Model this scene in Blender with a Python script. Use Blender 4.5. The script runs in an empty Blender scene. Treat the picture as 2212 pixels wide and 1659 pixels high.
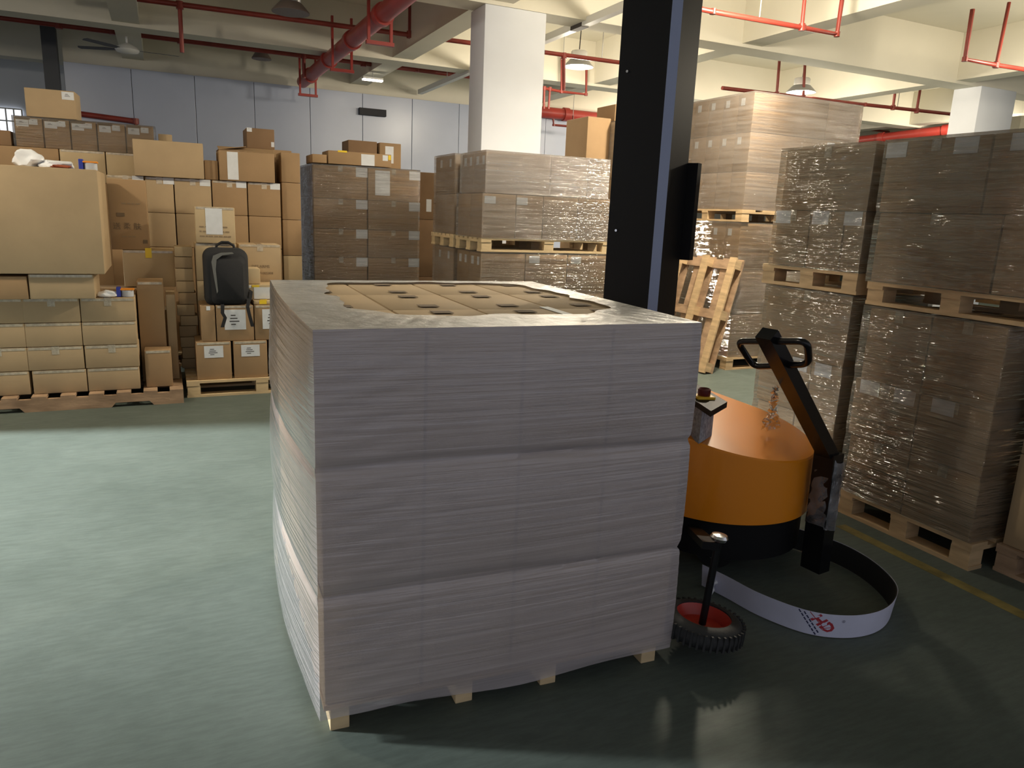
import bpy, bmesh, math, random
from mathutils import Vector, Matrix
import numpy as np
random.seed(7)
S = bpy.context.scene
COL = S.collection
# ------------------------------------------------------------------ camera
W_, H_ = 2212., 1659.
F = 1600.; CX, CY = 1106., 829.5; SL = .042; Y0 = 465.; EYE = 1.6
_roll = math.atan(SL); _d = (CY-Y0)*math.cos(_roll); _p = math.atan(_d/F)
_dn = np.array([-math.sin(_roll)*math.cos(_p), math.cos(_roll)*math.cos(_p), math.sin(_p)])
_v = np.array([350.-CX, Y0+SL*(350.-CX)-CY, F]); _v -= _dn*_v.dot(_dn); _v /= np.linalg.norm(_v)
_X = np.cross(_v, -_dn)
R = np.array([_X, _v, -_dn])              # world <- camera(x right, y down, z forward)
def ray(x, y): return R @ np.array([x-CX, y-CY, F])
def pln(x, y, P, n):                       # measured point where a sight line meets a real plane
    r = ray(x, y); P = np.array(P, float)-[0, 0, EYE]; n = np.array(n, float)
    return Vector(np.array([0, 0, EYE]) + r*(n@P)/(n@r))
def aty(x, y, Y): return pln(x, y, (0, Y, 0), (0, 1, 0))
def atx(x, y, X): return pln(x, y, (X, 0, 0), (1, 0, 0))
def atz(x, y, Z): return pln(x, y, (0, 0, Z), (0, 0, 1))
cam_d = bpy.data.cameras.new('camera'); cam = bpy.data.objects.new('camera', cam_d); COL.objects.link(cam)
cam_d.sensor_fit = 'HORIZONTAL'; cam_d.sensor_width = 36.; cam_d.lens = F/W_*36.; cam_d.clip_start = .05; cam_d.clip_end = 200
Rc = R @ np.diag([1, -1, -1])
cam.matrix_world = Matrix.Translation((0, 0, EYE)) @ Matrix(Rc.tolist()).to_4x4()
S.camera = cam
# ------------------------------------------------------------------ world, light, exposure
S.view_settings.view_transform = 'Standard'; S.view_settings.look = 'None'
S.view_settings.gamma = 1; S.view_settings.use_curve_mapping = False
S.view_settings.exposure = 0.6
wd = bpy.data.worlds.new('world'); S.world = wd; wd.use_nodes = True
bg = wd.node_tree.nodes['Background']; bg.inputs[0].default_value = (.80, .82, .92, 1); bg.inputs[1].default_value = .37
def light(name, kind, loc, power, color, size=.3, to=None, size_y=None, spread=None):
    l = bpy.data.lights.new(name, kind); l.energy = power; l.color = color
    if kind == 'AREA':
        l.size = size
        if size_y: l.shape = 'RECTANGLE'; l.size_y = size_y
        if spread: l.spread = spread
    else: l.shadow_soft_size = size
    o = bpy.data.objects.new(name, l); COL.objects.link(o); o.location = loc
    if to: o.rotation_euler = (Vector(to)-Vector(loc)).to_track_quat('-Z', 'Y').to_euler()
    return o
WARM = (1., .88, .69); COOL = (.93, .99, 1.)
# daylight through the open loading door far to the left
dl = light('door_daylight', 'SPOT', (-10.5, 7.6, 4.0), 18500, COOL, .4, to=(-1.2, 5.0, 0))
dl.data.spot_size = math.radians(20); dl.data.spot_blend = 1.; dl.scale = (1.75, 1.05, 1)
# ------------------------------------------------------------------ materials
MATS = {}
def newmat(name):
    m = bpy.data.materials.new(name); m.use_nodes = True; MATS[name] = m
    nt = m.node_tree; b = nt.nodes['Principled BSDF']; return m, nt, b
def N(nt, t, **k):
    n = nt.nodes.new(t)
    for a, v in k.items(): setattr(n, a, v)
    return n
def noise(nt, scale, stretch=(1, 1, 1), detail=3, rough=.5, coord='Object'):
    tc = N(nt, 'ShaderNodeTexCoord'); mp = N(nt, 'ShaderNodeMapping'); mp.inputs['Scale'].default_value = stretch
    nz = N(nt, 'ShaderNodeTexNoise'); nz.inputs['Scale'].default_value = scale; nz.inputs['Detail'].default_value = detail
    nz.inputs['Roughness'].default_value = rough
    nt.links.new(tc.outputs[coord], mp.inputs[0]); nt.links.new(mp.outputs[0], nz.inputs['Vector'])
    return nz.outputs['Fac']
def ramp(nt, fac, stops):
    r = N(nt, 'ShaderNodeValToRGB'); e = r.color_ramp.elements
    e[0].position, e[0].color = stops[0][0], (*stops[0][1], 1); e[1].position, e[1].color = stops[-1][0], (*stops[-1][1], 1)
    for p, c in stops[1:-1]:
        x = e.new(p); x.color = (*c, 1)
    nt.links.new(fac, r.inputs[0]); return r.outputs[0]
def bump(nt, fac, strength, dist=.01):
    b = N(nt, 'ShaderNodeBump'); b.inputs['Strength'].default_value = strength; b.inputs['Distance'].default_value = dist
    nt.links.new(fac, b.inputs['Height']); return b.outputs[0]
def mat(name, col, rough=.6, metal=0, spec=.5, vary=0, scale=8, stretch=(1, 1, 1), bmp=0, bdist=.004, coat=0, emit=None, estr=0, bscale=None):
    m, nt, b = newmat(name)
    b.inputs['Base Color'].default_value = (*col, 1); b.inputs['Roughness'].default_value = rough; b.inputs['Metallic'].default_value = metal
    b.inputs['Specular IOR Level'].default_value = spec; b.inputs['Coat Weight'].default_value = coat; b.inputs['Coat Roughness'].default_value = .08
    if vary:
        f = noise(nt, scale, stretch, 4)
        c = ramp(nt, f, [(.3, tuple(x*(1-vary) for x in col)), (.7, tuple(min(1, x*(1+vary)) for x in col))])
        nt.links.new(c, b.inputs['Base Color'])
    if bmp:
        nt.links.new(bump(nt, noise(nt, bscale or scale*4, stretch, 4), bmp, bdist), b.inputs['Normal'])
    if emit: b.inputs['Emission Color'].default_value = (*emit, 1); b.inputs['Emission Strength'].default_value = estr
    return m
CARD = [mat('card_tan', (.45, .33, .195), .72, spec=.25, vary=.07, scale=3, bmp=.25, bdist=.002),
        mat('card_brown', (.36, .235, .125), .75, spec=.25, vary=.08, scale=3, bmp=.25, bdist=.002),
        mat('card_light', (.55, .42, .25), .7, spec=.25, vary=.06, scale=3, bmp=.25, bdist=.002),
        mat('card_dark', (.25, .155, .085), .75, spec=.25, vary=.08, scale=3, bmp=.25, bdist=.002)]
M_paper = mat('paper', (.72, .74, .76), .6, vary=.04, scale=20)
M_ink = mat('ink', (.06, .05, .045), .7)
M_inkf = mat('faded_ink', (.16, .11, .065), .8)
M_inkv = mat('very_faded_ink', (.30, .215, .125), .8)
M_tape = mat('clear_tape', (.50, .42, .30), .16, spec=.9, coat=1, vary=.25, scale=30, bmp=.7, bdist=.004)
M_yel = mat('yellow_tape', (.85, .6, .02), .4)
M_wood = mat('pallet_wood', (.55, .39, .22), .75, spec=.25, vary=.22, scale=4, stretch=(1, 1, 6), bmp=.3)
M_woodp = mat('pale_pallet_wood', (.66, .50, .29), .75, spec=.25, vary=.15, scale=4, stretch=(1, 1, 5), bmp=.3)
M_woodd = mat('weathered_pallet_wood', (.40, .27, .17), .8, spec=.2, vary=.3, scale=5, stretch=(1, 1, 3), bmp=.4)
M_plaster = mat('cream_plaster', (.70, .67, .57), .85, spec=.2, vary=.04, scale=1.2)
M_pillar = mat('white_plaster', (.70, .73, .78), .7, spec=.3, vary=.03, scale=2)
M_panel = mat('panel_steel', (.42, .47, .60), .30, spec=.6, vary=.03, scale=1.5, bmp=.15, bdist=.02, bscale=1.5)
M_dark = mat('dark_gap', (.03, .03, .035), .8)
M_steel = mat('dark_steel_column', (.05, .055, .065), .5)
M_red = mat('red_pipe_paint', (.22, .028, .018), .42, vary=.15, scale=5)
M_redbig = mat('red_main_paint', (.34, .038, .028), .4, vary=.12, scale=3)
M_white = mat('white_paint', (.75, .75, .72), .5)
M_grey = mat('grey_metal', (.42, .42, .42), .4, metal=.6)
M_chrome = mat('chrome', (.8, .8, .8), .15, metal=1)
M_lens = mat('lamp_lens', (1, .95, .85), .4, emit=(1., .90, .72), estr=14)
M_lensoff = mat('lamp_lens_off', (.45, .43, .38), .4)
M_black = mat('black_powder_paint', (.010, .010, .011), .5, spec=.15, bmp=.15, bdist=.0006, scale=60)
M_blacks = mat('black_gloss_paint', (.008, .008, .009), .25, spec=.35)
M_chamf = mat('mast_chamfer_sheen', (.24, .29, .45), .4, spec=.9, bmp=.15, bdist=.0006, scale=60)  # blue reflection on the black mast's chamfer, put into the base colour
M_orange = mat('orange_paint', (.86, .28, .012), .30, spec=.6, coat=.5)
M_rubber = mat('tyre_rubber', (.022, .023, .024), .7, bmp=.3, scale=20)
M_rim = mat('red_rim', (.45, .035, .02), .35)
M_knob = mat('dark_red_knob', (.12, .01, .01), .35)
M_yplate = mat('yellow_switch_plate', (.85, .5, .02), .4)
M_band = mat('band_film_white', (.62, .63, .78), .45, vary=.05, scale=10)
M_bandin = mat('band_black_rubber', (.015, .015, .015), .6)
M_cloth = mat('black_nylon', (.014, .014, .016), .8, bmp=.4, scale=80)
M_greycloth = mat('grey_nylon', (.16, .16, .15), .8, bmp=.4, scale=80)
M_blue = mat('blue_plastic', (.03, .05, .38), .4)
M_orp = mat('orange_plastic', (.9, .3, .02), .5)
M_greyp = mat('grey_tape', (.55, .57, .6), .4)
M_bag = mat('white_plastic_bag', (.85, .87, .9), .35, bmp=.3, scale=6)
M_line = mat('worn_floor_paint', (.20, .16, .05), .6, vary=.5, scale=9)
M_redp = mat('red_print', (.42, .035, .05), .6)
M_navy = mat('navy_print', (.025, .03, .09), .6)
# epoxy floor
m, nt, b = newmat('green_epoxy_floor')
f1 = noise(nt, 1.3, (1, 1, 1), 5, .6); c1 = ramp(nt, f1, [(.3, (.088, .110, .095)), (.7, (.122, .148, .129))])
f2 = noise(nt, 9, (1, 5, 1), 6, .7); c2 = ramp(nt, f2, [(.40, (.72, .72, .72)), (.6, (1.08, 1.08, 1.08))])
mx = N(nt, 'ShaderNodeMix', data_type='RGBA', blend_type='MULTIPLY'); mx.inputs[0].default_value = .45
nt.links.new(c1, mx.inputs[6]); nt.links.new(c2, mx.inputs[7]); nt.links.new(mx.outputs[2], b.inputs['Base Color'])
rr = ramp(nt, noise(nt, 4, (1, 3, 1), 5, .7), [(.3, (.55,)*3), (.7, (.72,)*3)]); nt.links.new(rr, b.inputs['Roughness'])
nt.links.new(bump(nt, noise(nt, 60, (1, 1, 1), 3), .15, .002), b.inputs['Normal']); b.inputs['Specular IOR Level'].default_value = .3
M_floor = m
def film(name, haze, gloss=.35, rough=.13, col=(.8, .8, .84), bs=.55, zfreq=26., var=.25, xf=1.2, bd=.012, fk=.75):
    """clear stretch film: mostly see-through, milky where layers overlap, horizontally creased and glossy"""
    m = bpy.data.materials.new(name); m.use_nodes = True; nt = m.node_tree; nt.nodes.clear(); MATS[name] = m
    out = N(nt, 'ShaderNodeOutputMaterial'); tr = N(nt, 'ShaderNodeBsdfTransparent'); di = N(nt, 'ShaderNodeBsdfDiffuse'); gl = N(nt, 'ShaderNodeBsdfGlossy')
    tr.inputs[0].default_value = (.96, .96, .96, 1); di.inputs[0].default_value = (*col, 1); gl.inputs['Roughness'].default_value = rough
    fa = noise(nt, 1., (xf, xf, zfreq), 4, .6); fb = noise(nt, 2.2, (1, 1, 1.6), 3, .5)
    bm = N(nt, 'ShaderNodeMath', operation='MULTIPLY_ADD'); bm.inputs[1].default_value = .6; nt.links.new(fb, bm.inputs[0]); nt.links.new(fa, bm.inputs[2])
    nrm = bump(nt, bm.outputs[0], bs, bd)
    nt.links.new(nrm, gl.inputs['Normal'])
    mr = N(nt, 'ShaderNodeMapRange'); mr.inputs[1].default_value = .55; mr.inputs[2].default_value = 1.05
    mr.inputs[3].default_value = max(0, haze-var*.6); mr.inputs[4].default_value = haze+var*.7
    nt.links.new(bm.outputs[0], mr.inputs[0])
    m1 = N(nt, 'ShaderNodeMixShader'); nt.links.new(mr.outputs[0], m1.inputs[0]); nt.links.new(tr.outputs[0], m1.inputs[1]); nt.links.new(di.outputs[0], m1.inputs[2])
    fr = N(nt, 'ShaderNodeFresnel'); fr.inputs[0].default_value = 1.5; nt.links.new(nrm, fr.inputs['Normal'])
    fm = N(nt, 'ShaderNodeMath', operation='MULTIPLY_ADD'); fm.inputs[1].default_value = fk; fm.inputs[2].default_value = .07*gloss; fm.use_clamp = True; nt.links.new(fr.outputs[0], fm.inputs[0])
    m2 = N(nt, 'ShaderNodeMixShader'); nt.links.new(fm.outputs[0], m2.inputs[0]); nt.links.new(m1.outputs[0], m2.inputs[1]); nt.links.new(gl.outputs[0], m2.inputs[2])
    nt.links.new(m2.outputs[0], out.inputs[0]); return m
F_clear = film('stretch_film', .05, .8, .09, col=(.72, .68, .62), bs=1., zfreq=30, var=.12, bd=.05)
F_mid = film('stretch_film_milky', .16, .7, .11, col=(.74, .70, .66), bs=1., zfreq=30, var=.14, bd=.04)
F_milk = film('stretch_film_white', .27, .9, .10, col=(.80, .76, .74), bs=1., zfreq=30, var=.16, bd=.04)
F_main = film('stretch_film_dense', .43, .45, .20, col=(.84, .75, .76), bs=.8, zfreq=60, var=.12, fk=1.5, xf=.7, bd=.008)
F_top = film('stretch_film_rim', .5, .4, .38, col=(.66, .66, .64), bs=.8, zfreq=1, xf=14, var=.3)
# ------------------------------------------------------------------ mesh building
class MB:
    def __init__(s): s.v = []; s.f = []; s.m = []
    def add(s, vs, fs, mi=0, M=None):
        o = len(s.v); s.v += [tuple(M @ Vector(v)) if M else tuple(v) for v in vs]
        s.f += [tuple(i+o for i in f) for f in fs]; s.m += [mi]*len(fs); return s
    def box(s, x0, x1, y0, y1, z0, z1, mi=0, M=None, bev=0):
        if bev:
            b_ = min(bev, (x1-x0)*.3, (y1-y0)*.3, (z1-z0)*.3)
            bm = bmesh.new(); bmesh.ops.create_cube(bm, size=1)
            bmesh.ops.scale(bm, vec=(x1-x0, y1-y0, z1-z0), verts=bm.verts); bmesh.ops.translate(bm, vec=((x0+x1)/2, (y0+y1)/2, (z0+z1)/2), verts=bm.verts)
            bmesh.ops.bevel(bm, geom=list(bm.edges), offset=b_, segments=2, affect='EDGES', profile=.5)
            bm.verts.index_update(); s.add([v.co[:] for v in bm.verts], [[v.index for v in f.verts] for f in bm.faces], mi, M); bm.free(); return s
        v = [(x, y, z) for z in (z0, z1) for y in (y0, y1) for x in (x0, x1)]
        return s.add(v, [(0, 2, 3, 1), (4, 5, 7, 6), (0, 1, 5, 4), (2, 6, 7, 3), (0, 4, 6, 2), (1, 3, 7, 5)], mi, M)
    def tube(s, pts, r, n=10, mi=0, cap=True, closed=False):
        pts = [Vector(p) for p in pts]; k = len(pts); rs = r if isinstance(r, (list, tuple)) else [r]*k; vs = []; up = None
        for i, p in enumerate(pts):
            a = pts[(i-1) % k] if (i > 0 or closed) else p; c = pts[(i+1) % k] if (i < k-1 or closed) else p
            d = (c-a).normalized()
            if up is None: up = d.orthogonal().normalized()
            up = (up-d*up.dot(d)); up = up.normalized() if up.length > 1e-6 else d.orthogonal().normalized()
            w = d.cross(up)
            for j in range(n):
                t = 2*math.pi*j/n; vs.append(p+(up*math.cos(t)+w*math.sin(t))*rs[i])
        fs = []
        for i in range(k if closed else k-1):
            for j in range(n):
                a, b2 = i*n+j, i*n+(j+1) % n; c, d2 = ((i+1) % k)*n+(j+1) % n, ((i+1) % k)*n+j; fs.append((a, b2, c, d2))
        if cap and not closed: fs += [tuple(range(n-1, -1, -1)), tuple(range((k-1)*n, k*n))]
        return s.add(vs, fs, mi)
    def lathe(s, prof, n=24, mi=0, M=None, cap=True):
        vs = [(r*math.cos(2*math.pi*j/n), r*math.sin(2*math.pi*j/n), z) for r, z in prof for j in range(n)]; k = len(prof)
        fs = [(i*n+j, i*n+(j+1) % n, (i+1)*n+(j+1) % n, (i+1)*n+j) for i in range(k-1) for j in range(n)]
        if cap: fs += [tuple(range(n-1, -1, -1)), tuple(range((k-1)*n, k*n))]
        return s.add(vs, fs, mi, M)
    def prism(s, poly, z0, z1, mi=0, M=None):
        n = len(poly); vs = [(x, y, z0) for x, y in poly]+[(x, y, z1) for x, y in poly]
        return s.add(vs, [tuple(range(n-1, -1, -1)), tuple(range(n, 2*n))]+[(i, (i+1) % n, n+(i+1) % n, n+i) for i in range(n)], mi, M)
    def build(s, name, mats, parent=None, smooth=None, M=None):
        me = bpy.data.meshes.new(name); me.from_pydata(s.v, [], s.f)
        for m_ in (mats if isinstance(mats, (list, tuple)) else [mats]): me.materials.append(m_)
        me.polygons.foreach_set('material_index', s.m)
        if smooth is not None:
            me.polygons.foreach_set('use_smooth', [True]*len(s.f))
            try: me.set_sharp_from_angle(angle=math.radians(smooth))
            except Exception: pass
        me.update(); o = bpy.data.objects.new(name, me); COL.objects.link(o)
        if parent: o.parent = parent
        if M is not None: o.matrix_local = M
        return o
def tag(o, label, cat, group=None, kind=None):
    o['label'] = label; o['category'] = cat
    if group: o['group'] = group
    if kind: o['kind'] = kind
    return o
def struct(o): o['kind'] = 'structure'; return o
def empty(name, loc=(0, 0, 0), rz=0):
    o = bpy.data.objects.new(name, None); COL.objects.link(o); o.location = loc; o.rotation_euler = (0, 0, rz); o.empty_display_size = .1; return o
def T(x, y, z, rz=0): return Matrix.Translation((x, y, z)) @ Matrix.Rotation(rz, 4, 'Z')
def text_verts(s, size, off=0):
    cu = bpy.data.curves.new('t', 'FONT'); cu.body = s; cu.size = size; cu.resolution_u = 2; cu.offset = off
    o = bpy.data.objects.new('t', cu); COL.objects.link(o); dg = bpy.context.evaluated_depsgraph_get(); dg.update()
    me = bpy.data.meshes.new_from_object(o.evaluated_get(dg)); vs = [v.co.copy() for v in me.vertices]; fs = [tuple(p.vertices) for p in me.polygons]
    bpy.data.objects.remove(o); bpy.data.curves.remove(cu); bpy.data.meshes.remove(me); return vs, fs
def face_pt(face, w, d, h, u, v, off):
    """point on a carton face; u from the left as seen from outside, v from the bottom"""
    if face == 'F': return Vector((-w/2+u*w, -d/2-off, v*h))
    if face == 'L': return Vector((-w/2-off, d/2-u*d, v*h))
    if face == 'R': return Vector((w/2+off, -d/2+u*d, v*h))
    return Vector((-w/2+u*w, -d/2+v*d, h+off))
def patch(mb, face, dims, u, v, pw, ph, off=.0015, th=.002, mi=0):
    w, d, h = dims; c = face_pt(face, w, d, h, u, v, off)
    a = {'F': (pw/2, th/2, ph/2), 'L': (th/2, pw/2, ph/2), 'R': (th/2, pw/2, ph/2), 'T': (pw/2, ph/2, th/2)}[face]
    mb.box(c.x-a[0], c.x+a[0], c.y-a[1], c.y+a[1], c.z-a[2], c.z+a[2], mi)
def put_text(mb, s, size, face, dims, u, v, mi=0, off=.003):
    w, d, h = dims; vs, fs = text_verts(s, size)
    if not vs: return
    cx = (min(p.x for p in vs)+max(p.x for p in vs))/2; cy = (min(p.y for p in vs)+max(p.y for p in vs))/2; c = face_pt(face, w, d, h, u, v, off)
    out = []
    for p in vs:
        a, b2 = p.x-cx, p.y-cy
        out.append({'F': (c.x+a, c.y, c.z+b2), 'L': (c.x, c.y-a, c.z+b2), 'R': (c.x, c.y+a, c.z+b2), 'T': (c.x+a, c.y+b2, c.z)}[face])
    mb.add(out, fs, mi)
def carton(x0, x1, y0, y1, z0, z1, label, group, mat=0, parts=(), frame=None, yaw=0, name='carton', cat='box', bev=.006):
    w, d, h = x1-x0-.004, y1-y0-.004, z1-z0
    q = Matrix.Translation(((x0+x1)/2, (y0+y1)/2, z0)) @ Matrix.Rotation(yaw, 4, 'Z')
    if frame is not None: q = frame @ q
    o = MB().box(-w/2, w/2, -d/2, d/2, 0, h-.001, bev=bev).build(name, CARD[mat] if isinstance(mat, int) else mat, smooth=40)
    o.matrix_world = q; tag(o, label, cat, group); dims = (w, d, h)
    for p in parts:
        k = p[0]
        if k == 'tape':                       # tape over the top seam, folded down the face
            mb = MB(); face = p[1] if len(p) > 1 else 'F'; tw = .05
            if face == 'F': mb.box(-tw/2, tw/2, -d/2-.0015, d/2, h-.0005, h+.001); mb.box(-tw/2, tw/2, -d/2-.002, -d/2-.0005, h-.06, h+.001)
            else: mb.box(-w/2-.0015, w/2, -tw/2, tw/2, h-.0005, h+.001); mb.box(-w/2-.002, -w/2-.0005, -tw/2, tw/2, h-.06, h+.001)
            mb.build('tape', M_tape, o)
        elif k == 'rim':                      # tape glinting along the top front edge
            MB().box(-w/2+.01, w/2-.01, -d/2-.0018, -d/2-.0004, h-.022, h-.003).build('edge_tape', M_tape, o)
        elif k == 'paper':
            _, face, u, v, pw, ph = p[:6]; mb = MB(); patch(mb, face, dims, u, v, pw, ph)
            if len(p) > 6 and p[6]:
                a = {'T': d, 'F': h, 'L': h, 'R': h}[face]; b2 = {'F': w, 'T': w, 'L': d, 'R': d}[face]
                for i in range(p[6]):
                    ll = pw*(.22+.12*(i % 3)); patch(mb, face, dims, u-(pw*.22-ll*.35)/b2*.6, v+(ph*(.22-.15*i))/a, ll, ph*.05, .003, .0008, 1)
            mb.build('paper_label', [M_paper, M_ink], o)
        elif k == 'yellow':
            _, face, u, v, pw, ph = p; mb = MB(); patch(mb, face, dims, u, v, pw, ph, .002); mb.build('yellow_sticker', M_yel, o)
        elif k == 'dark':
            _, face, u, v, pw, ph = p; mb = MB(); patch(mb, face, dims, u, v, pw, ph, .003, .001); mb.build('printed_mark', M_inkf, o)
        elif k == 'text':
            mb = MB(); mm = M_inkf
            for s_, size, face, u, v in p[1]: put_text(mb, s_, size, face, dims, u, v)
            mb.build('printed_text', mm, o)
        elif k == 'lines':
            _, face, u, v, pw, n_ = p; mb = MB(); a = {'F': h, 'L': h, 'R': h, 'T': d}[face]
            b2 = {'F': w, 'T': w, 'L': d, 'R': d}[face]
            for i in range(n_):
                x = -pw/2; rnd = random.Random(i)
                while x < pw/2-.03:
                    ww = rnd.uniform(.012, .04); patch(mb, face, dims, u+(x+ww/2)/b2, v-i*.04/a, ww, .011, .002, .0006); x += ww+rnd.uniform(.006, .012)
            mb.build('printed_text', M_inkf if p[3] > .6 and face != 'F' else M_inkv, o)
        elif k == 'flaps':
            mb = MB(); mb.box(-w/2, w/2, -.004, .004, 0, .003, 0, Matrix.Translation((0, 0, h-.002)))
            mb.build('flap_gap', M_ink, o)
        elif k == 'open':
            mb = MB()
            mb.box(0, w, 0, d*.45, 0, .005, 0, Matrix.Translation((-w/2, -d/2, h)) @ Matrix.Rotation(math.radians(14), 4, 'X'))
            mb.box(0, w*.5, 0, d, 0, .005, 0, Matrix.Translation((-w/2, -d/2, h+.004)) @ Matrix.Rotation(math.radians(-9), 4, 'Y'))
            mb.build('flap', CARD[1], o)
    return o
def pallet(x0, x1, y0, y1, z0, label, h=.14, mat=None, along='x', group='wooden pallets', frame=None, nb=6, yaw=0):
    """block pallet; the deck boards run along x or y"""
    mat = mat or M_wood; w, d = x1-x0, y1-y0
    r = empty('wooden_pallet'); q = Matrix.Translation(((x0+x1)/2, (y0+y1)/2, z0)) @ Matrix.Rotation(yaw, 4, 'Z')
    r.matrix_world = (frame @ q) if frame is not None else q
    tag(r, label, 'pallet', group); t = .02
    A, B = (w, d) if along == 'x' else (d, w)          # A: board length, B: across the boards
    sw = Matrix() if along == 'x' else Matrix(((0, 1, 0, 0), (1, 0, 0, 0), (0, 0, 1, 0), (0, 0, 0, 1)))
    def flip(mb):
        if along != 'x': mb.f = [f[::-1] for f in mb.f]
        return mb
    mb = MB(); bw = B/(nb*1.45)
    for i in range(nb):
        c = -B/2+bw/2+i*(B-bw)/(nb-1); mb.box(-A/2, A/2, c-bw/2, c+bw/2, h-t, h, 0, sw)
    flip(mb).build('top_deck', mat, r)
    for i in range(3):
        c = -A/2+.05+i*(A-.1)/2; flip(MB().box(c-.05, c+.05, -B/2, B/2, h-2*t, h-t, 0, sw)).build('stringer_board', mat, r)
    for i in range(3):
        for j in range(3):
            cx = -A/2+.055+i*(A-.11)/2; cy = -B/2+.055+j*(B-.11)/2
            flip(MB().box(cx-.05, cx+.05, cy-.05, cy+.05, t, h-2*t, 0, sw)).build('block', mat, r)
    mb = MB()
    for j in range(3):
        cy = -B/2+.055+j*(B-.11)/2; mb.box(-A/2, A/2, cy-.05, cy+.05, 0, t, 0, sw)
    flip(mb).build('bottom_deck', mat, r)
    return r
def wrap(x0, x1, y0, y1, z0, z1, label, fm=None, group='stretch wraps around the pallet loads', pinch=(), seed=0, top=True):
    """film sleeve that follows the load, pulled in where carton rows meet"""
    rnd = random.Random(seed); g = .012; nz = max(6, int((z1-z0)/.03)); per = []; rc = .015
    nx = max(4, int((x1-x0)/.08)); ny = max(4, int((y1-y0)/.08))
    X0, X1, Y0_, Y1_ = x0-g, x1+g, y0-g, y1+g
    for i in range(nx): per.append((X0+(X1-X0)*i/nx, Y0_, 0, -1, i/nx))
    for i in range(ny): per.append((X1, Y0_+(Y1_-Y0_)*i/ny, 1, 0, i/ny))
    for i in range(nx): per.append((X1-(X1-X0)*i/nx, Y1_, 0, 1, i/nx))
    for i in range(ny): per.append((X0, Y1_-(Y1_-Y0_)*i/ny, -1, 0, i/ny))
    vs = []; n = len(per)
    for k in range(nz+1):
        z = z0+(z1+.006-z0)*k/nz; pin = sum(math.exp(-((z-p)/.025)**2) for p in pinch)
        for (x, y, a, b_, u) in per:
            e = .006*math.sin(math.pi*u)+rnd.uniform(-.0012, .0012)-.008*pin
            vs.append((x+a*e, y+b_*e, z))
    fs = [(k*n+i, k*n+(i+1) % n, (k+1)*n+(i+1) % n, (k+1)*n+i) for k in range(nz) for i in range(n)]
    if top: fs.append(tuple(range(nz*n, nz*n+n)))
    c = Vector(((x0+x1)/2, (y0+y1)/2, z0)); mb = MB(); mb.add([Vector(v)-c for v in vs], fs)
    o = mb.build('stretch_wrap', fm or F_clear, smooth=60); o.location = c
    return tag(o, label, 'plastic wrap', group)
ROW = ['bottom', 'second', 'third', 'fourth', 'fifth', 'sixth']
def rown(i, n): return 'top row' if i == n-1 else ('bottom row' if i == 0 else ROW[i]+' row up')
def coln(i, n):
    if n == 1: return 'full width'
    if n == 2: return ('left', 'right')[i]
    if n == 3: return ('left', 'middle', 'right')[i]
    return ('leftmost', 'second from left', 'third from left', 'fourth from left', 'fifth from left', 'rightmost')[i if i < n-1 else 5]
# ------------------------------------------------------------------ building shell
floor = struct(MB().box(-14, 30, -4, 26, -.2, 0).build('floor', M_floor))
SL_Z, BM_Z = 4.5, 3.8
struct(MB().box(-11, 30, -4, 26, SL_Z, SL_Z+.2).build('ceiling', M_plaster))
k = 1
for y in (.7, 4.35, 8.0, 11.65, 15.3, 19.0):
    o = struct(MB().box(-11, 30, y, y+.36, BM_Z, SL_Z-.001).build('trim_%d' % k, M_plaster)); k += 1
for x in (-8., -4.2, -.46, 3.27, 6.78, 10.9, 14.6, 18.3):
    for y0, y1 in ((1.06, 4.35), (4.71, 8.0), (8.36, 11.65), (12.01, 15.3), (15.66, 19.0)):
        o = struct(MB().box(x, x+.32, y0+.002, y1-.002, BM_Z+.04, SL_Z-.001).build('trim_%d' % k, M_plaster)); k += 1
def pillar(x0, x1, y0, y1, label):
    o = MB().box(x0, x1, y0, y1, 0, BM_Z+.0, bev=.012).build('concrete_pillar', M_pillar, smooth=40)
    o['kind'] = 'structure'; o['label'] = label; return o
pillar(3.26, 4.0, 8.0, 8.42, 'square white concrete pillar behind the wrapped pallets')
pillar(11.35, 12.2, 7.9, 8.35, 'square white concrete pillar at the right edge')
# insulated steel panel wall at the back
mb = MB(); x = -1.3; PW = .955; YW = 14.4
while x < 10.4:
    mb.box(x+.004, x+PW-.004, YW, YW+.08, 0, 3.68, bev=.004); x += PW
mb.box(-1.3, x, YW+.03, YW+.07, 0, 3.67, 1)
struct(mb.build('wall_back', [M_panel, M_dark]))
struct(MB().box(-1.3, x, YW+.1, YW+.3, 0, SL_Z).build('wall_rear', M_plaster))
struct(MB().box(-11, -1.35, 17.0, 17.2, 0, SL_Z).build('wall_left', M_pillar))
struct(MB().box(x, 30, 24, 24.2, 0, SL_Z).build('wall_far', M_plaster))
wl = aty(-60, 228, 16.95); wr = aty(52, 290, 16.95)
wn = MB().box(wl.x, wr.x, 16.96, 16.985, wr.z, wl.z).build('window_1', mat('daylit_pane', (.8, .85, .9), .3, emit=(.9, .93, 1.), estr=.75)); struct(wn)
mb = MB()
for i in range(7):
    xx = wl.x+(wr.x-wl.x)*i/6; mb.box(xx-.012, xx+.012, 16.93, 16.958, wr.z, wl.z)
for zz_ in (wl.z, (wl.z+wr.z)/2, wr.z): mb.box(wl.x, wr.x, 16.935, 16.957, zz_-.012, zz_+.012)
mb.build('window_frame', M_white, wn)
struct(MB().box(29, 29.2, -4, 24, 0, SL_Z).build('wall_right', M_plaster))
struct(MB().box(-1.56, -1.36, 14.3, 14.5, 0, BM_Z+.6).build('trim_90', M_steel))
struct(MB().box(-11, 30, YW-.02, YW-.001, 3.66, 3.74).build('trim_91', M_plaster)) if False else None
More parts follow.
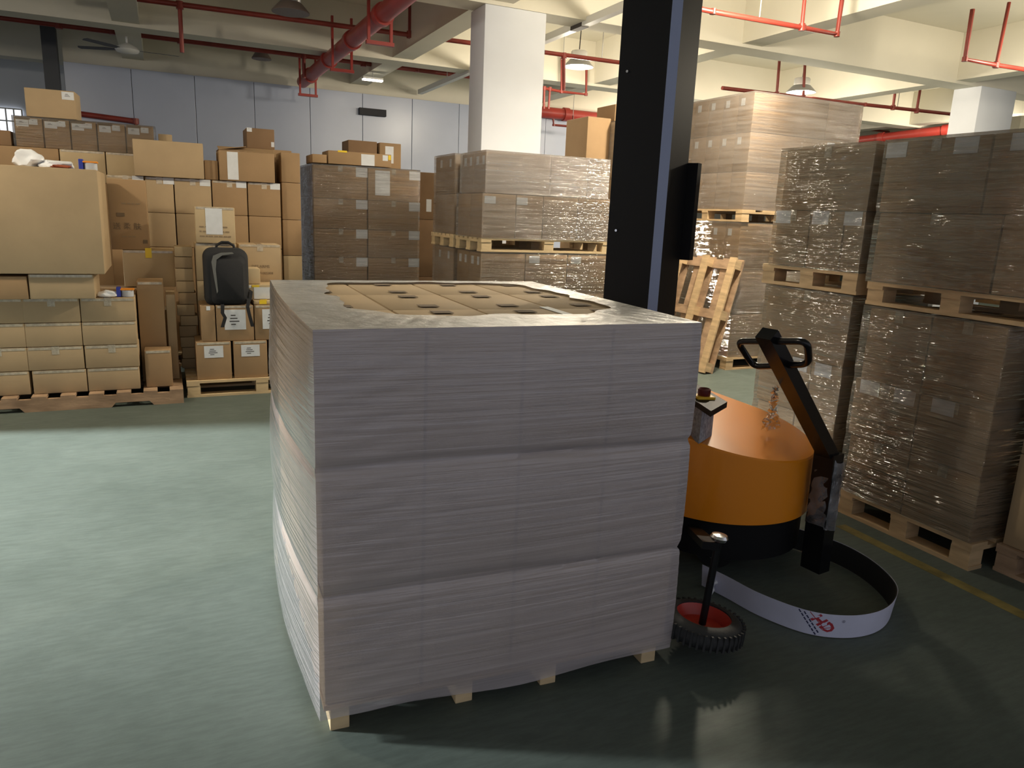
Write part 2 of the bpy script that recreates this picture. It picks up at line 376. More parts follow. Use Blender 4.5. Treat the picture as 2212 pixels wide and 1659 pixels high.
struct(MB().box(3.4, 3.9, YW-.1, YW-.002, 3.3, 3.42).build('trim_92', M_dark))
# worn yellow lane line under the right hand stacks
L0, L1 = atz(1815, 1135, 0), atz(2212, 1330, 0); dr = (L1-L0).normalized(); pr = Vector((-dr.y, dr.x, 0))*.035; A_, B_ = L0-dr*.0, L1+dr*2
o = MB().add([A_-pr, B_-pr, B_+pr, A_+pr, *[p+Vector((0, 0, .0015)) for p in (A_-pr, B_-pr, B_+pr, A_+pr)]], [(3, 2, 1, 0), (4, 5, 6, 7), (0, 1, 5, 4), (1, 2, 6, 5), (2, 3, 7, 6), (3, 0, 4, 7)]).build('trim_93', M_line); struct(o)
# ------------------------------------------------------------------ pipes
def pipe_net(label, runs, risers, r, mat=M_red, group='red sprinkler pipes', name='sprinkler_pipe', rr=None, hang=None):
    e = empty(name, tuple(runs[0][0])); tag(e, label, 'pipe', group); inv = Matrix.Translation(-Vector(runs[0][0]))
    for pts in runs:
        mb = MB(); mb.tube([inv @ Vector(p) for p in pts], r, 12)
        for p in pts[1:-1]: mb.lathe([(r*1.25, -r), (r*1.25, r)], 12, M=inv @ Matrix.Translation(p))
        mb.build('main_pipe', mat, e, smooth=50)
    for a, b_ in risers:
        a, b_ = Vector(a), Vector(b_); mb = MB(); mb.tube([inv @ a, inv @ b_], rr or r*.8, 10)
        d = (b_-a).normalized(); mb.tube([inv @ (a-d*r*1.2), inv @ (a+d*r*1.6)], r*1.35, 10)
        mb.build('riser', mat, e, smooth=50)
    for p in (hang or []):
        MB().tube([inv @ Vector(p), inv @ Vector((p[0], p[1], SL_Z))], .006, 6).build('hanger_rod', M_grey, e)
    return e
ZP = 3.7
def on(px, py, Y): return aty(px, py, Y)
def riserY(px, py, Y, dz): p = aty(px, py, Y); return (p, p+Vector((0, 0, dz)))
# front run (upper left), crossing under the thick main
YA = 10.75
a, b_ = on(300, -2, YA), on(1018, 93, YA); d = (b_-a)/(b_.x-a.x)
run = lambda X0, X1: [a+d*(X0-a.x), a+d*(X1-a.x)]
pipe_net('long thin red pipe near the ceiling, nearer run at upper left', [run(a.x-1, b_.x+.6)], [riserY(388, 10, YA, -.55)] + [riserY(885, 76, YA, SL_Z-3.93)] , .032)
YB = 12.95
a, b_ = on(0, 38, YB), on(1010, 165, YB); d = (b_-a)/(b_.x-a.x)
pipe_net('long thin red pipe near the ceiling, farther run at upper left', [run(a.x-2, b_.x+.3)], [riserY(127, 55, YB, .55), riserY(243, 68, YB, .6), riserY(390, 88, YB, .7), riserY(656, 118, YB, -.35), riserY(785, 138, YB, .5), riserY(980, 160, YB, .6), riserY(900, 150, YB, .15)], .036)
# low red pipe at far left
pipe_net('thin red pipe high on the far left wall', [[aty(0, 90, 16.95), aty(140, 108, 16.95)]], [], .03)
pipe_net('faded red pipe low on the panel wall behind the left cartons', [[aty(150, 243, 14.36), aty(292, 262, 14.36), aty(296, 285, 14.36)]], [], .045)
# right of the big pillar
pipe_net('red pipe loop hanging right of the big pillar', [[aty(1176, 113, 9.0), aty(1345, 136, 9.0), aty(1420, 146, 9.0)], ], [(aty(1218, 120, 9.0), aty(1218, 195, 9.0))], .026, hang=[aty(1300, 130, 9.0)])
pipe_net('small red pipe branch with upturned end under the nearer lamp', [[aty(1177, 191, 11.4), aty(1213, 198, 11.4), aty(1266, 204, 11.4), aty(1267, 140, 11.4)]], [(aty(1213, 198, 11.4), aty(1213, 125, 11.4)), (aty(1188, 192, 11.4), aty(1185, 235, 11.4)), (aty(1176, 190, 11.4), aty(1175, 235, 11.4))], .022, hang=[aty(1213, 198, 11.4)])
pipe_net('small red pipe branch below the far thick pipe', [[aty(1195, 257, 13.5), aty(1196, 270, 13.5), aty(1275, 277, 13.5)]], [(aty(1238, 273, 13.5), aty(1238, 250, 13.5))], .022, hang=[aty(1238, 250, 13.5)])
# right hand bays
YR = 6.1
pipe_net('red pipe with upturned end in the bright bay right of the mast', [[aty(1440, 5, YR), aty(1540, 25, YR), aty(1735, 60, YR), aty(1808, 74, YR), aty(1822, -20, YR)]], [(aty(1732, 60, YR), aty(1740, -20, YR))], .024, hang=[aty(1640, 42, YR)])
YR2 = 6.4
pipe_net('red pipe with upturned end at the top right corner', [[aty(2101, 20, YR2), aty(2084, 128, YR2), aty(2150, 140, YR2), aty(2300, 164, YR2)]], [(aty(2152, 141, YR2), aty(2180, 5, YR2))], .026, hang=[aty(2250, 156, YR2)])
YR3 = 9.4
pipe_net('dark red pipe run behind the tall wrapped stack', [[aty(1560, 190, YR3), aty(1868, 226, YR3), aty(2105, 252, YR3)]], [(aty(1678, 205, YR3), aty(1684, 127, YR3)), (aty(1735, 212, YR3), aty(1739, 136, YR3)), (aty(1929, 233, YR3), aty(1938, 165, YR3)), (aty(1980, 240, YR3), aty(1988, 192, YR3)), (aty(2069, 247, YR3), aty(2073, 215, YR3))], .028, hang=[aty(1938, 234, YR3)])
pipe_net('thin red pipe above the thick red pipe at right', [[aty(1865, 278, 15.2), aty(1960, 290, 15.2)]], [(aty(1877, 279, 15.2), aty(1877, 268, 15.2)), (aty(2015, 278, 15.2), aty(2022, 238, 15.2))], .03, hang=[aty(1900, 282, 15.2)])
# thick mains
def thick(label, p, q, r, rings=2):
    e = empty('fire_main_pipe', p); tag(e, label, 'pipe', 'thick red fire mains'); p, q = Vector(p), Vector(q); d = q-p
    mb = MB(); mb.tube([(0, 0, 0), d], r, 20); mb.build('pipe_body', M_redbig, e, smooth=50)
    for i in range(rings):
        c = d*((i+.5)/rings); u = d.normalized()*.06; MB().tube([c-u, c+u], r*1.22, 20).build('coupling', M_redbig, e, smooth=50)
    return e
tp = thick('thick red fire main running away under the ceiling', (2.35, 6.5, 3.72), (2.35, 14.1, 3.72), .10, 5)
for y in (8.9, 10.9, 13.6):
    mb = MB(); y -= 6.5
    for s_ in (-1, 1): mb.box(s_*.13-.015, s_*.13+.015, y-.02, y+.02, -.28, .4)
    mb.box(-.16, .16, y-.03, y+.03, -.30, -.26); mb.build('hanger', M_redbig, tp)
thick('thick red fire main along the back wall right of the pillar', aty(1150, 240, 14.29), aty(1420, 268, 14.29), .11)
thick('bright red thick fire main behind the right hand stacks', aty(1840, 306, 13.), aty(2120, 272, 10.5), .10)
# white cable conduit
cz = 3.8; e = empty('cable_conduit', (4.55, 5.5, cz)); tag(e, 'white square cable conduit slanting past the big pillar', 'conduit')
MB().box(-.045, .045, 0, 8.8, -.04, .04).build('conduit_body', M_white, e)
MB().box(-.05, .05, 2.6, 2.86, -.045, .045).build('black_label', M_ink, e)
for y in (1.2, 3.1, 5.2, 7.3): MB().tube([(0, y, .04), (0, y, .68)], .006, 6).build('hanger_rod', M_grey, e)
# ------------------------------------------------------------------ lamps
def lamp(p, d, lit, label, power=0, cable=.6, glow=.8):
    e = empty('high_bay_lamp', p); tag(e, label, 'lamp', 'high bay lamps'); r = d/2
    MB().lathe([(r, 0), (r*1.0, .012), (r*.62, .10), (r*.55, .11), (r*.5, .10), (r*.95, .008)], 32).build('reflector', M_grey if lit else mat_off, e, smooth=60)
    MB().lathe([(.02, .105), (r*.52, .11), (r*.55, .13), (r*.55, .2), (r*.5, .215), (.02, .216)], 24).build('driver_housing', M_white if lit else M_grey, e, smooth=40)
    MB().lathe([(.01, .004), (r*.93, .004), (r*.93, .012), (.01, .02)], 32).build('lens', M_lens if lit else M_lensoff, e)
    MB().tube([(0, 0, .21), (.01, 0, .21+cable*.5), (0, 0, .21+cable)], .007, 6).build('cable', M_dark, e)
    if lit and power:
        light('lamp_light', 'POINT', Vector(p)-Vector((0, 0, .12)), power*glow, WARM, r*.8)
        sp = light('lamp_beam', 'SPOT', Vector(p)-Vector((0, 0, .02)), power*1.1, WARM, .10); sp.data.spot_size = math.radians(155); sp.data.spot_blend = .35
    return e
mat_off = mat('lamp_dark_shade', (.16, .12, .10), .5)
PL = 150
lamp((5.51, 9.93, 3.70), .42, 1, 'lit lamp hanging just right of the big white pillar', PL)
lamp((5.03, 5.4, 3.72), .42, 1, 'lit lamp above the mast, over the top edge', PL*1.5, .5)
lamp(tuple(atz(1730, 200, 3.7)), .45, 1, 'lit lamp above the tall wrapped stack', PL)
lamp(tuple(atz(2108, 268, 3.7)), .45, 1, 'small lit lamp beside the right edge pillar', PL)
lamp(tuple(atz(628, 28, 3.75)), .42, 0, 'unlit dark lamp at the top of the picture, left of the thick pipe')
lamp(tuple(aty(565, 128, 13.2)), .30, 0, 'small unlit lamp far back in front of the panel wall', 0, .9)
lamp((-2.7, 5.4, 3.7), .42, 1, 'lit lamp over the left aisle beyond the frame', 85, glow=1.1)
lamp((2.4, 5.5, 3.7), .42, 1, 'unseen lamp added over the aisle to brighten the stack left of centre', 55, glow=.5)  # added above the view to brighten the left-of-centre stack and its film glints
lamp((9.7, 5.6, 3.7), .42, 1, 'lit lamp over the right bay beyond the frame', PL)
lamp((9.7, 13.3, 3.7), .42, 1, 'lit lamp far back in the right bay', PL)
tl = empty('tube_lamp', aty(805, 172, 13.)); tag(tl, 'short bright tube lamp under the dark beam, left of the pillar', 'lamp')
MB().box(-.17, .17, -.05, .05, -.0, .03).build('lamp_body', M_white, tl); MB().box(-.165, .165, -.045, .045, -.02, -.001).build('diffuser', M_lens, tl); MB().tube([(0, 0, .03), (0, 0, SL_Z-tl.location.z)], .005, 6).build('hanger_rod', M_grey, tl)
# ceiling fan
fp = aty(275, 108, 12.6); fan = empty('ceiling_fan', fp); tag(fan, 'white ceiling fan with three dark blades at upper left', 'fan')
MB().lathe([(.03, -.05), (.14, -.03), (.16, 0), (.13, .04), (.05, .08), (.03, .09)], 24).build('motor', M_white, fan, smooth=50)
MB().tube([(0, 0, .08), (0, 0, .62)], .015, 8).build('down_rod', M_white, fan)
MB().lathe([(.06, .58), (.09, .70), (.02, .71)], 16).build('ceiling_cap', M_white, fan, smooth=50)
for an in (5, 158, 222):
    M_ = Matrix.Rotation(math.radians(an), 4, 'Z') @ Matrix.Rotation(math.radians(8), 4, 'X')
    MB().prism([(.12, -.03), (.3, -.055), (.66, -.05), (.68, 0), (.66, .05), (.3, .055), (.12, .03)], 0, .006, 0, M_).build('blade', M_steel, fan)
# ------------------------------------------------------------------ left stack of flat cartons (P1)
G1 = 'flat cartons on the left pallet'
e = empty('wooden_pallet', (-.75, 7.05, 0)); tag(e, 'long weathered brown pallet with notched stringer at lower left', 'pallet', 'wooden pallets')
def stringer(y):
    pts = [(-1.0, 0), (-.62, 0)]
    def notch(a, b2): return [(a, 0), (a+.03, .035), (b2-.03, .035), (b2, 0)]
    prof = [(-1.0, 0)] + notch(-.63, -.28) + notch(.30, .60) + [(.82, 0), (.82, .095), (-1.0, .095)]
    Mx = Matrix(((1, 0, 0, 0), (0, 0, 1, y), (0, 1, 0, 0), (0, 0, 0, 1)))
    mb = MB(); mb.prism(prof, -.02, .02, 0, Mx); mb.f = [f[::-1] for f in mb.f]; return mb
for y in (-.62, -.02, .56): stringer(y).build('stringer', M_woodd, e)
mb = MB()
for i in range(10): mb.box(-.99+i*.19, -.99+i*.19+.1, -.64, .6, .0952, .1152)
mb.build('top_deck', M_woodd, e)
zz = [.117, .30, .482, .665, .85]
xs = [-1.7, -1.36, -.985, -.612, -.235]
for r_ in range(4):
    for c_ in range(4):
        jit = random.uniform(-.006, .006)
        pr_ = [('rim',)] if c_ else []
        if c_ and r_ in (1, 3): pr_.append(('tape',))
        carton(xs[c_]+jit+(.01 if r_ == 0 else 0), xs[c_+1]+jit, 6.5, 7.0, zz[r_], zz[r_+1]-.002, 'tan flat carton, %s, %s of the left pallet stack' % (rown(r_, 4), coln(c_, 4)), G1, 0, pr_)
for r_ in range(4):
    carton(-.73, -.235, 7.02, 7.5, zz[r_], zz[r_+1]-.002, 'tan flat carton on the back right side, %s of the left pallet' % rown(r_, 4), G1, 1)
carton(-1.32, -.93, 6.42, 6.95, .852, 1.02, 'tan flat carton under the huge box, at the left edge', G1, 1)
carton(-.925, -.50, 6.43, 6.95, .852, 1.035, 'tan flat carton under the right part of the huge box', G1, 0, [('rim',)])
carton(-1.55, -.42, 6.40, 7.25, 1.04, 1.80, 'huge plain tan box at the left edge with bags on top', 'loose boxes at left', 0, [])
carton(-2.9, -2.2, 6.2, 7.3, 0, 1.0, 'unseen tan carton added beyond the left edge to shade the floor, lower', 'loose boxes at left', 0)  # out-of-view carton pair, added to block the door light and shade the floor
carton(-2.9, -2.2, 6.2, 7.3, 1.002, 1.9, 'unseen tan carton added beyond the left edge to shade the floor, upper', 'loose boxes at left', 0)
# things on the huge box
def blob(name, c, rad, label, cat, m, seed=1, flat=1., group=None, amp=.25):
    rnd = random.Random(seed); bm = bmesh.new(); bmesh.ops.create_icosphere(bm, subdivisions=3, radius=1)
    ph = [Vector((rnd.uniform(-3, 3), rnd.uniform(-3, 3), rnd.uniform(-3, 3))) for _ in range(6)]
    for v in bm.verts:
        k_ = 1+amp*sum(math.sin(v.co.dot(p)*1.7+i) for i, p in enumerate(ph))/3+rnd.uniform(-.04, .04)
        v.co = Vector((v.co.x*rad[0]*k_, v.co.y*rad[1]*k_, max(v.co.z*rad[2]*k_, -rad[2]*.7)))
    mz = min(v.co.z for v in bm.verts); bm.verts.index_update()
    mb = MB().add([(v.co.x, v.co.y, v.co.z-mz) for v in bm.verts], [[v.index for v in f.verts] for f in bm.faces]); bm.free()
    o = mb.build(name, m, smooth=35); o.location = c; return tag(o, label, cat, group)
blob('plastic_bag', (-.87, 6.62, 1.80), (.085, .09, .075), 'crumpled white plastic bag on top of the huge left box', 'bag', M_bag, 3)
blob('plastic_sheet', (-.70, 6.62, 1.80), (.12, .1, .035), 'flat crumpled clear plastic beside the tape rolls', 'plastic', M_bag, 5)
blob('paper_scrap', (-.66, 6.48, 1.80), (.06, .04, .014), 'reddish brown scrap lying at the front of the huge box', 'scrap', mat('red_brown_scrap', (.3, .07, .03), .7), 8)
def roll(p, label, mats, group='tape rolls', lean=True):
    e = empty('tape_roll', p); tag(e, label, 'tape', group)
    MB().lathe([(.025, 0), (.045, 0), (.045, .05), (.025, .05)], 24).build('roll_body', mats[0], e, smooth=40)
    MB().box(-.075, -.045, -.04, .04, 0, .075, bev=.004).build('blue_side', M_blue, e)
    MB().box(-.05, .05, -.04, .04, .0505, .062, bev=.003).build('orange_cap', M_orp, e)
roll((-.47, 6.55, 1.80), 'blue and orange tape dispenser on the huge box', [M_greyp])
roll((-.29, 6.6, .85), 'blue and orange tape dispenser low, beside the huge box', [M_greyp])
blob('plastic_scrap', (-.42, 6.57, .85), (.07, .05, .03), 'white plastic scrap under the overhanging huge box corner', 'plastic', M_bag, 12)
# boxes between left stack and pallet 2
G2 = 'loose boxes at left'
carton(-.23, -.03, 6.75, 7.1, .118, .95, 'tall narrow tan box standing behind the flat cartons', G2, 1, [('rim',)])
carton(-.20, .0, 6.53, 6.72, .118, .42, 'small grey-brown box standing on the left pallet end', G2, 1, [('rim',)])
carton(-.02, .055, 6.8, 7.2, .118, .84, 'upright tan panel box beside the narrow box', G2, 0)
carton(-.22, .05, 7.52, 7.78, .12, .62, 'plain box low behind the narrow boxes', G2, 0)
carton(-.34, .072, 7.3, 7.75, .853, 1.17, 'tan box with a yellow sticker on its top edge', G2, 2, [('yellow', 'F', .5, .93, .05, .085), ('rim',)])
carton(-.42, -.12, 7.32, 7.7, 1.172, 1.765, 'tall brown printed carton behind the huge box', G2, 1,
       [('text', [('送 柔 肤', .062, 'F', .45, .34)]), ('dark', 'F', .3, .50, .06, .03), ('dark', 'F', .9, .12, .035, .03), ('lines', 'F', .62, .66, .17, 1), ('lines', 'F', .5, .19, .12, 1)])
# flat carton column
z = .142; hs = [.09, .10, .095, .10, .09, .10, .105, .10, .11, .10, .09]
k = 0
while z < 1.2 and k < len(hs):
    dx = random.uniform(-.012, .012); carton(.075+dx, .222+dx, 7.12, 7.37, z, z+hs[k]-.003, 'thin flat carton number %s from the bottom of the flat carton column' % ['one', 'two', 'three', 'four', 'five', 'six', 'seven', 'eight', 'nine', 'ten', 'eleven'][k], 'thin flat cartons in the column', 2 if k % 3 else 0); z += hs[k]; k += 1
pallet(-.5, 1.1, 7.9, 8.39, 0, 'pale pallet hidden behind the front cartons at left', .14, M_woodp)
pallet(.06, .24, 7.05, 7.65, 0, 'narrow pallet piece under the flat carton column', .14, M_woodp, nb=3) if False else None
MB_ = None if True else carton(.07, .23, 7.1, 7.62, 0, .14, 'low tan box under the thin flat cartons', G2, 1)
# ------------------------------------------------------------------ pallet 2 with labelled cartons and the backpack
pallet(.10, 1.30, 6.57, 7.37, 0, 'pale wooden pallet under the white-labelled cartons', .14, M_woodp, along='x')
G3 = 'white-labelled cartons on the pale pallet'
for i, (a, b_) in enumerate(((.185, .462), (.478, .755), (.77, 1.05))):
    carton(a, b_, 6.6, 6.98, .141, .462, 'brown carton with white label, bottom row, %s, on pale pallet' % coln(i, 3), G3, 1, [('paper', 'F', .5, .74, .15, .10, 4), ('rim',)])
for i, (a, b_) in enumerate(((.235, .35), (.355, .655), (.66, .96))):
    lab = 'narrow brown carton with a small white tag, below the backpack' if i == 0 else 'brown carton with large white label, second row, %s' % ('under the backpack', 'right of the backpack')[i-1]
    carton(a, b_, 6.62, 7.0, .463, .765, lab, G3, 1, [('paper', 'F', .55, .93, .03, .035, 0)] if i == 0 else [('paper', 'F', .5, .60, .17, .17, 4), ('rim',)])
carton(.66, 1.0, 6.64, 7.0, .766, .80, 'flat tan carton lid with a yellow black sticker', G3, 2, [('yellow', 'T', .25, .12, .06, .045), ('yellow', 'F', .22, .6, .06, .03)])
carton(.60, 1.0, 6.72, 7.02, .801, .925, 'flat carton with large white label and yellow tape', G3, 2, [('paper', 'F', .42, .45, .19, .1, 0), ('yellow', 'F', .22, .93, .06, .018), ('paper', 'F', .06, .9, .05, .02, 0)])
carton(.56, .74, 6.8, 7.02, .926, 1.06, 'small tan box in front of the printed carton', G3, 2)
carton(.0+.10, .33, 6.99, 7.06, .141, .6, 'brown carton side behind the pale pallet front row', G3, 1) if False else None
TW = 'tower cartons behind the backpack'
carton(.235, .575, 7.05, 7.36, .142, .58, 'tan tower carton, lowest, standing on the pale pallet', TW, 1)
carton(.235, .575, 7.05, 7.36, .582, .93, 'tan tower carton, middle, behind the backpack', TW, 2)
carton(.235, .575, 7.05, 7.36, .932, 1.255, 'tan tower carton, below the box with the long paper', TW, 2, [('rim',), ('tape',)])
carton(.25, .575, 7.03, 7.36, 1.257, 1.565, 'small tan box with a long white paper hanging down, atop the tower', TW, 2, [('paper', 'F', .47, .60, .135, .22, 0), ('rim',), ('lines', 'F', .5, .45, .26, 3)], yaw=-.03)
carton(.59, .95, 7.05, 7.36, .142, .55, 'brown carton under the printed carton, right of the tower', TW, 1)
carton(.59, .95, 7.05, 7.36, .552, .9, 'brown carton directly beneath the printed carton', TW, 1)
carton(.59, .95, 7.03, 7.36, .902, 1.255, 'brown carton with faint printed writing, right of the backpack', TW, 0, [('text', [('DES.ARMS', .035, 'F', .5, .45), ('NO. 1071005008', .03, 'F', .5, .28)]), ('rim',), ('tape',)])
# backpack
bp = empty('backpack', (.455, 6.70, .766)); tag(bp, 'black laptop backpack with a grey front strip, standing on cartons', 'backpack')
def rounded(w, h, r, n=6):
    pts = []
    for cx, cy, a0 in ((w/2-r, r, -90), (w/2-r, h-r*1.6, 0), (-w/2+r, h-r*1.6, 90), (-w/2+r, r, 180)):
        rr_ = r if cy < h/2 else r*1.6
        if cy >= h/2: cx = (w/2-rr_)*(1 if cx > 0 else -1)
        for i in range(n+1):
            t = math.radians(a0+90*i/n); pts.append((cx+rr_*math.cos(t), cy+rr_*math.sin(t)))
    return pts
def slab(poly, y0, y1, inset=.02, mi=0):
    mb = MB(); n = len(poly); cx = sum(p[0] for p in poly)/n; cz = sum(p[1] for p in poly)/n
    def ring(y, s_): return [(cx+(x-cx)*s_, y, cz+(z_-cz)*s_) for x, z_ in poly]
    w = max(abs(p[0]-cx) for p in poly); s_ = 1-inset/w
    rings = [ring(y0, s_*.93), ring(y0+.012, s_), ring(y0+.035, 1), ring(y1-.02, 1), ring(y1, s_)]
    vs = [v for r_ in rings for v in r_]; fs = []
    for k_ in range(4):
        for i in range(n): fs.append((k_*n+i, k_*n+(i+1) % n, (k_+1)*n+(i+1) % n, (k_+1)*n+i))
    fs += [tuple(range(n-1, -1, -1)), tuple(range(4*n, 5*n))]
    return mb.add(vs, fs, mi)
slab(rounded(.35, .47, .05), -.06, .13).build('bag_body', M_cloth, bp, smooth=50)
slab([(x*.80+.015, z_*.86+.01) for x, z_ in rounded(.35, .47, .05)], -.095, -.04).build('front_pocket', M_cloth, bp, smooth=50)
pts = [(-.115, .36), (-.10, .41), (-.04, .435), (.05, .44), (.06, .43), (-.03, .415), (-.075, .38), (-.085, .30), (-.075, .12), (-.085, .10), (-.10, .22)]
MB().add([(x, -.0975, z_) for x, z_ in pts]+[(x, -.075, z_) for x, z_ in pts], [tuple(range(len(pts))), *[(i, i+len(pts), (i+1) % len(pts)+len(pts), (i+1) % len(pts)) for i in range(len(pts))]]).build('grey_panel', M_greycloth, bp)
MB().tube([(-.07, .05, .45), (-.06, .05, .49), (-.02, .05, .515), (.03, .05, .515), (.07, .05, .49), (.08, .05, .45)], .011, 8).build('top_handle', M_cloth, bp, smooth=60)
for pts in ([(-.05, -.0, .03), (-.045, -.10, -.0), (-.05, -.105, -.06), (-.03, -.105, -.1), (-.055, -.105, -.18)], [(.14, 0, .09), (.165, -.09, .04), (.15, -.105, -.01), (.165, -.11, -.09), (.185, -.105, -.18)], [(.15, .02, .14), (.19, -.03, .11), (.18, -.06, .06), (.16, -.09, .03)]):
    mb = MB()
    for (a, b_) in zip(pts, pts[1:]):
        a, b_ = Vector(a), Vector(b_); vs = []
        for p in (a, b_):
            for dx in (-.014, .014):
                for dy in (-.004, .004): vs.append(p+Vector((dx, dy, 0)))
        mb.add(vs, [(0, 2, 3, 1), (4, 5, 7, 6), (0, 4, 6, 2), (1, 3, 7, 5), (0, 1, 5, 4), (2, 6, 7, 3)])
    mb.build('strap', M_cloth, bp)
# ------------------------------------------------------------------ back rows behind the left stacks
G4 = 'cartons in the back left block'
xb = [-.46, -.14, .11, .445, .775, 1.095]
zb = [.14, .50, .84, 1.165, 1.487, 1.815]
for r_ in range(5):
    for c_ in range(5):
        if r_ < 3 and c_ < 4: continue
        pr_ = []
        if r_ == 4: pr_ = [('paper', 'F', .84, .91, .095, .06, 0), ('rim',), ('tape',)]
        lab = 'tan carton, %s, %s of the back left block' % (rown(r_, 5), coln(c_, 5))
        carton(xb[c_]+.003, xb[c_+1]-.003, 8.0, 8.36, zb[r_], zb[r_+1]-.002, lab, G4, 0 if c_ < 3 else 1, pr_)
for c_ in range(4):
    carton(xb[c_]+.003, xb[c_+1]-.003, 8.0, 8.36, .141, 1.163, 'tall carton low in the back left block, %s' % coln(c_, 4), G4, 1)
carton(-.22, .385, 7.95, 8.35, 1.817, 2.145, 'big plain tan box lying above the labelled cartons', G4, 0, [('tape', 'L')])
carton(.52, 1.04, 7.97, 8.35, 1.817, 2.10, 'half-open brown box with a long white paper', G4, 1, [('paper', 'F', .24, .5, .10, .26, 0), ('open',)])
carton(.39, .515, 8.02, 8.34, 1.817, 2.0, 'brown box half hidden between the lying box and the open box', G4, 1)
# second block behind
G5 = 'cartons in the rear left block'
pallet(-1.9, 1.3, 8.38+.04, 9.1, 0, 'long pale pallet hidden at the rear left', .14, M_woodp)
xc = [-1.82, -.82, -.46, -.2, .2, .6, .85, 1.28]
for c_ in range(7):
    carton(xc[c_]+.002, xc[c_+1]-.002, 8.42, 9.0, .141, 1.74, 'tall hidden carton column, %s of the rear left block' % ['leftmost', 'second from left', 'third from left', 'middle', 'fifth from left', 'sixth from left', 'rightmost'][c_], G5, 1)
for c_, (a, b_) in enumerate(((-1.80, -.86), (-.855, -.475), (-.47, -.09), (-.085, .3))):
    carton(a, b_, 8.42, 9.0, 1.742, 2.035, 'pale yellowish carton below the wrapped small cartons, %s' % coln(c_, 4), G5, (1, 2, 2, 0)[c_], [('rim',)] if c_ else [])
xw = [-1.20, -.97, -.75, -.53, -.285, -.035]
for c_ in range(5):
    carton(xw[c_]+.003, xw[c_+1]-.003, 8.45, 8.8, 2.037, 2.30, 'small wrapped carton with paper labels, %s of the high row' % coln(c_, 5), 'small cartons in the high wrapped row', 1,
           [('dark', 'F', .3, .97, .12, .022), ('paper', 'F', .28, .80, .10, .06, 2), ('paper', 'F', .68, .86, .07, .05, 1)])
carton(-1.75, -1.23, 8.45, 8.9, 2.037, 2.17, 'dark brown low box left of the wrapped high row', G5, 3)
carton(.0, .13, 8.55, 8.85, 2.037, 2.25, 'tan carton end right of the wrapped high row', G5, 0)
wrap(-1.20, -.035, 8.45, 8.8, 2.038, 2.302, 'glossy film around the high row of small cartons', F_clear, seed=3)
carton(-1.09, -.68, 8.46, 8.8, 2.312, 2.565, 'lone tan box with a white label, topmost at upper left', G5, 0, [('paper', 'F', .86, .82, .10, .07, 3), ('tape', 'L')], yaw=-.05)
carton(.80, 1.28, 8.45, 8.95, 1.742, 2.17, 'brown carton behind the half-open box', G5, 1)
carton(.835, 1.115, 8.5, 8.9, 2.172, 2.375, 'dark brown small box on top, left of the centre', G5, 3, [('paper', 'F', .1, .9, .05, .04, 1), ('paper', 'F', .93, .25, .03, .05, 0)])
for i, (z0, z1) in enumerate(((.0, .42), (.422, .84), (.842, 1.095), (1.097, 1.46), (1.462, 1.83), (1.832, 2.125))):
    carton(1.11, 1.30, 8.05, 8.4, z0, z1, 'brown carton, %s, in the narrow column beside the wrapped stack' % rown(i, 6), 'narrow carton column', (0, 1, 2, 1, 1, 1)[i])
carton(-2.1, -1.45, 8.3, 8.9, 1.2, 2.12, 'dark box at the far left edge behind the bags', G5, 3) if False else None
# ------------------------------------------------------------------ wrapped stack with labels (L2)
G6 = 'cartons in the wrapped stack left of centre'
pallet(1.49, 2.69, 8.42, 9.3, 0, 'pallet under the tall wrapped stack left of centre', .14, M_wood)
zl = [.141, .44, .74, 1.065, 1.375, 1.70, 2.05]
for r_ in range(6):
    for c_, (a, b_) in enumerate(((1.495, 2.085), (2.095, 2.685))):
        pr_ = [('paper', 'F', .92 if c_ else .90, .84, .13, .10, 0), ('tape',)]
        if r_ == 5 and c_ == 1: pr_.append(('paper', 'F', .28, .55, .17, .27, 0))
        carton(a, b_, 8.44, 9.28, zl[r_], zl[r_+1]-.002, 'brown wrapped carton with white tag, %s, %s half, left-of-centre stack' % (rown(r_, 6), coln(c_, 2)), G6, 1, pr_)
wrap(1.495, 2.685, 8.44, 9.28, .145, 2.052, 'shiny crinkled film around the tall stack left of centre', film('stretch_film_crinkled', .05, 1.1, .06, col=(.75, .72, .68), bs=1., zfreq=26, bd=.07, var=.12), pinch=zl[1:6], seed=5)
carton(1.67, 2.38, 8.5, 8.85, 2.07, 2.21, 'long flat tan box with white label and yellow tape', 'boxes on top of the wrapped stack', 1, [('paper', 'F', .62, .45, .15, .12, 0), ('yellow', 'F', .22, .97, .1, .02), ('yellow', 'F', .97, .75, .03, .05), ('paper', 'F', .9, .7, .06, .06, 0)])
carton(1.98, 2.32, 8.9, 9.25, 2.07, 2.37, 'small brown box on top, left of a taller labelled box', 'boxes on top of the wrapped stack', 3)
carton(2.34, 2.60, 8.87, 9.25, 2.07, 2.365, 'small brown box with an upright white label, on the stack', 'boxes on top of the wrapped stack', 1, [('paper', 'F', .45, .55, .1, .19, 0)])
carton(1.5, 1.66, 8.5, 8.9, 2.07, 2.16, 'small brown box at the left end of the stack top', 'boxes on top of the wrapped stack', 1)
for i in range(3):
    carton(2.78, 3.42, 9.6, 10.2, [0, .75, 1.5][i], [.748, 1.498, 2.1][i], 'dark brown carton in the gap between the wrapped stacks, %s' % coln(i, 3).replace('left', 'lowest').replace('right', 'topmost'), 'cartons in the dark gap', 3, [('paper', 'F', .3, .3, .08, .16, 0), ('paper', 'F', .65, .3, .07, .16, 0)] if i == 2 else [])
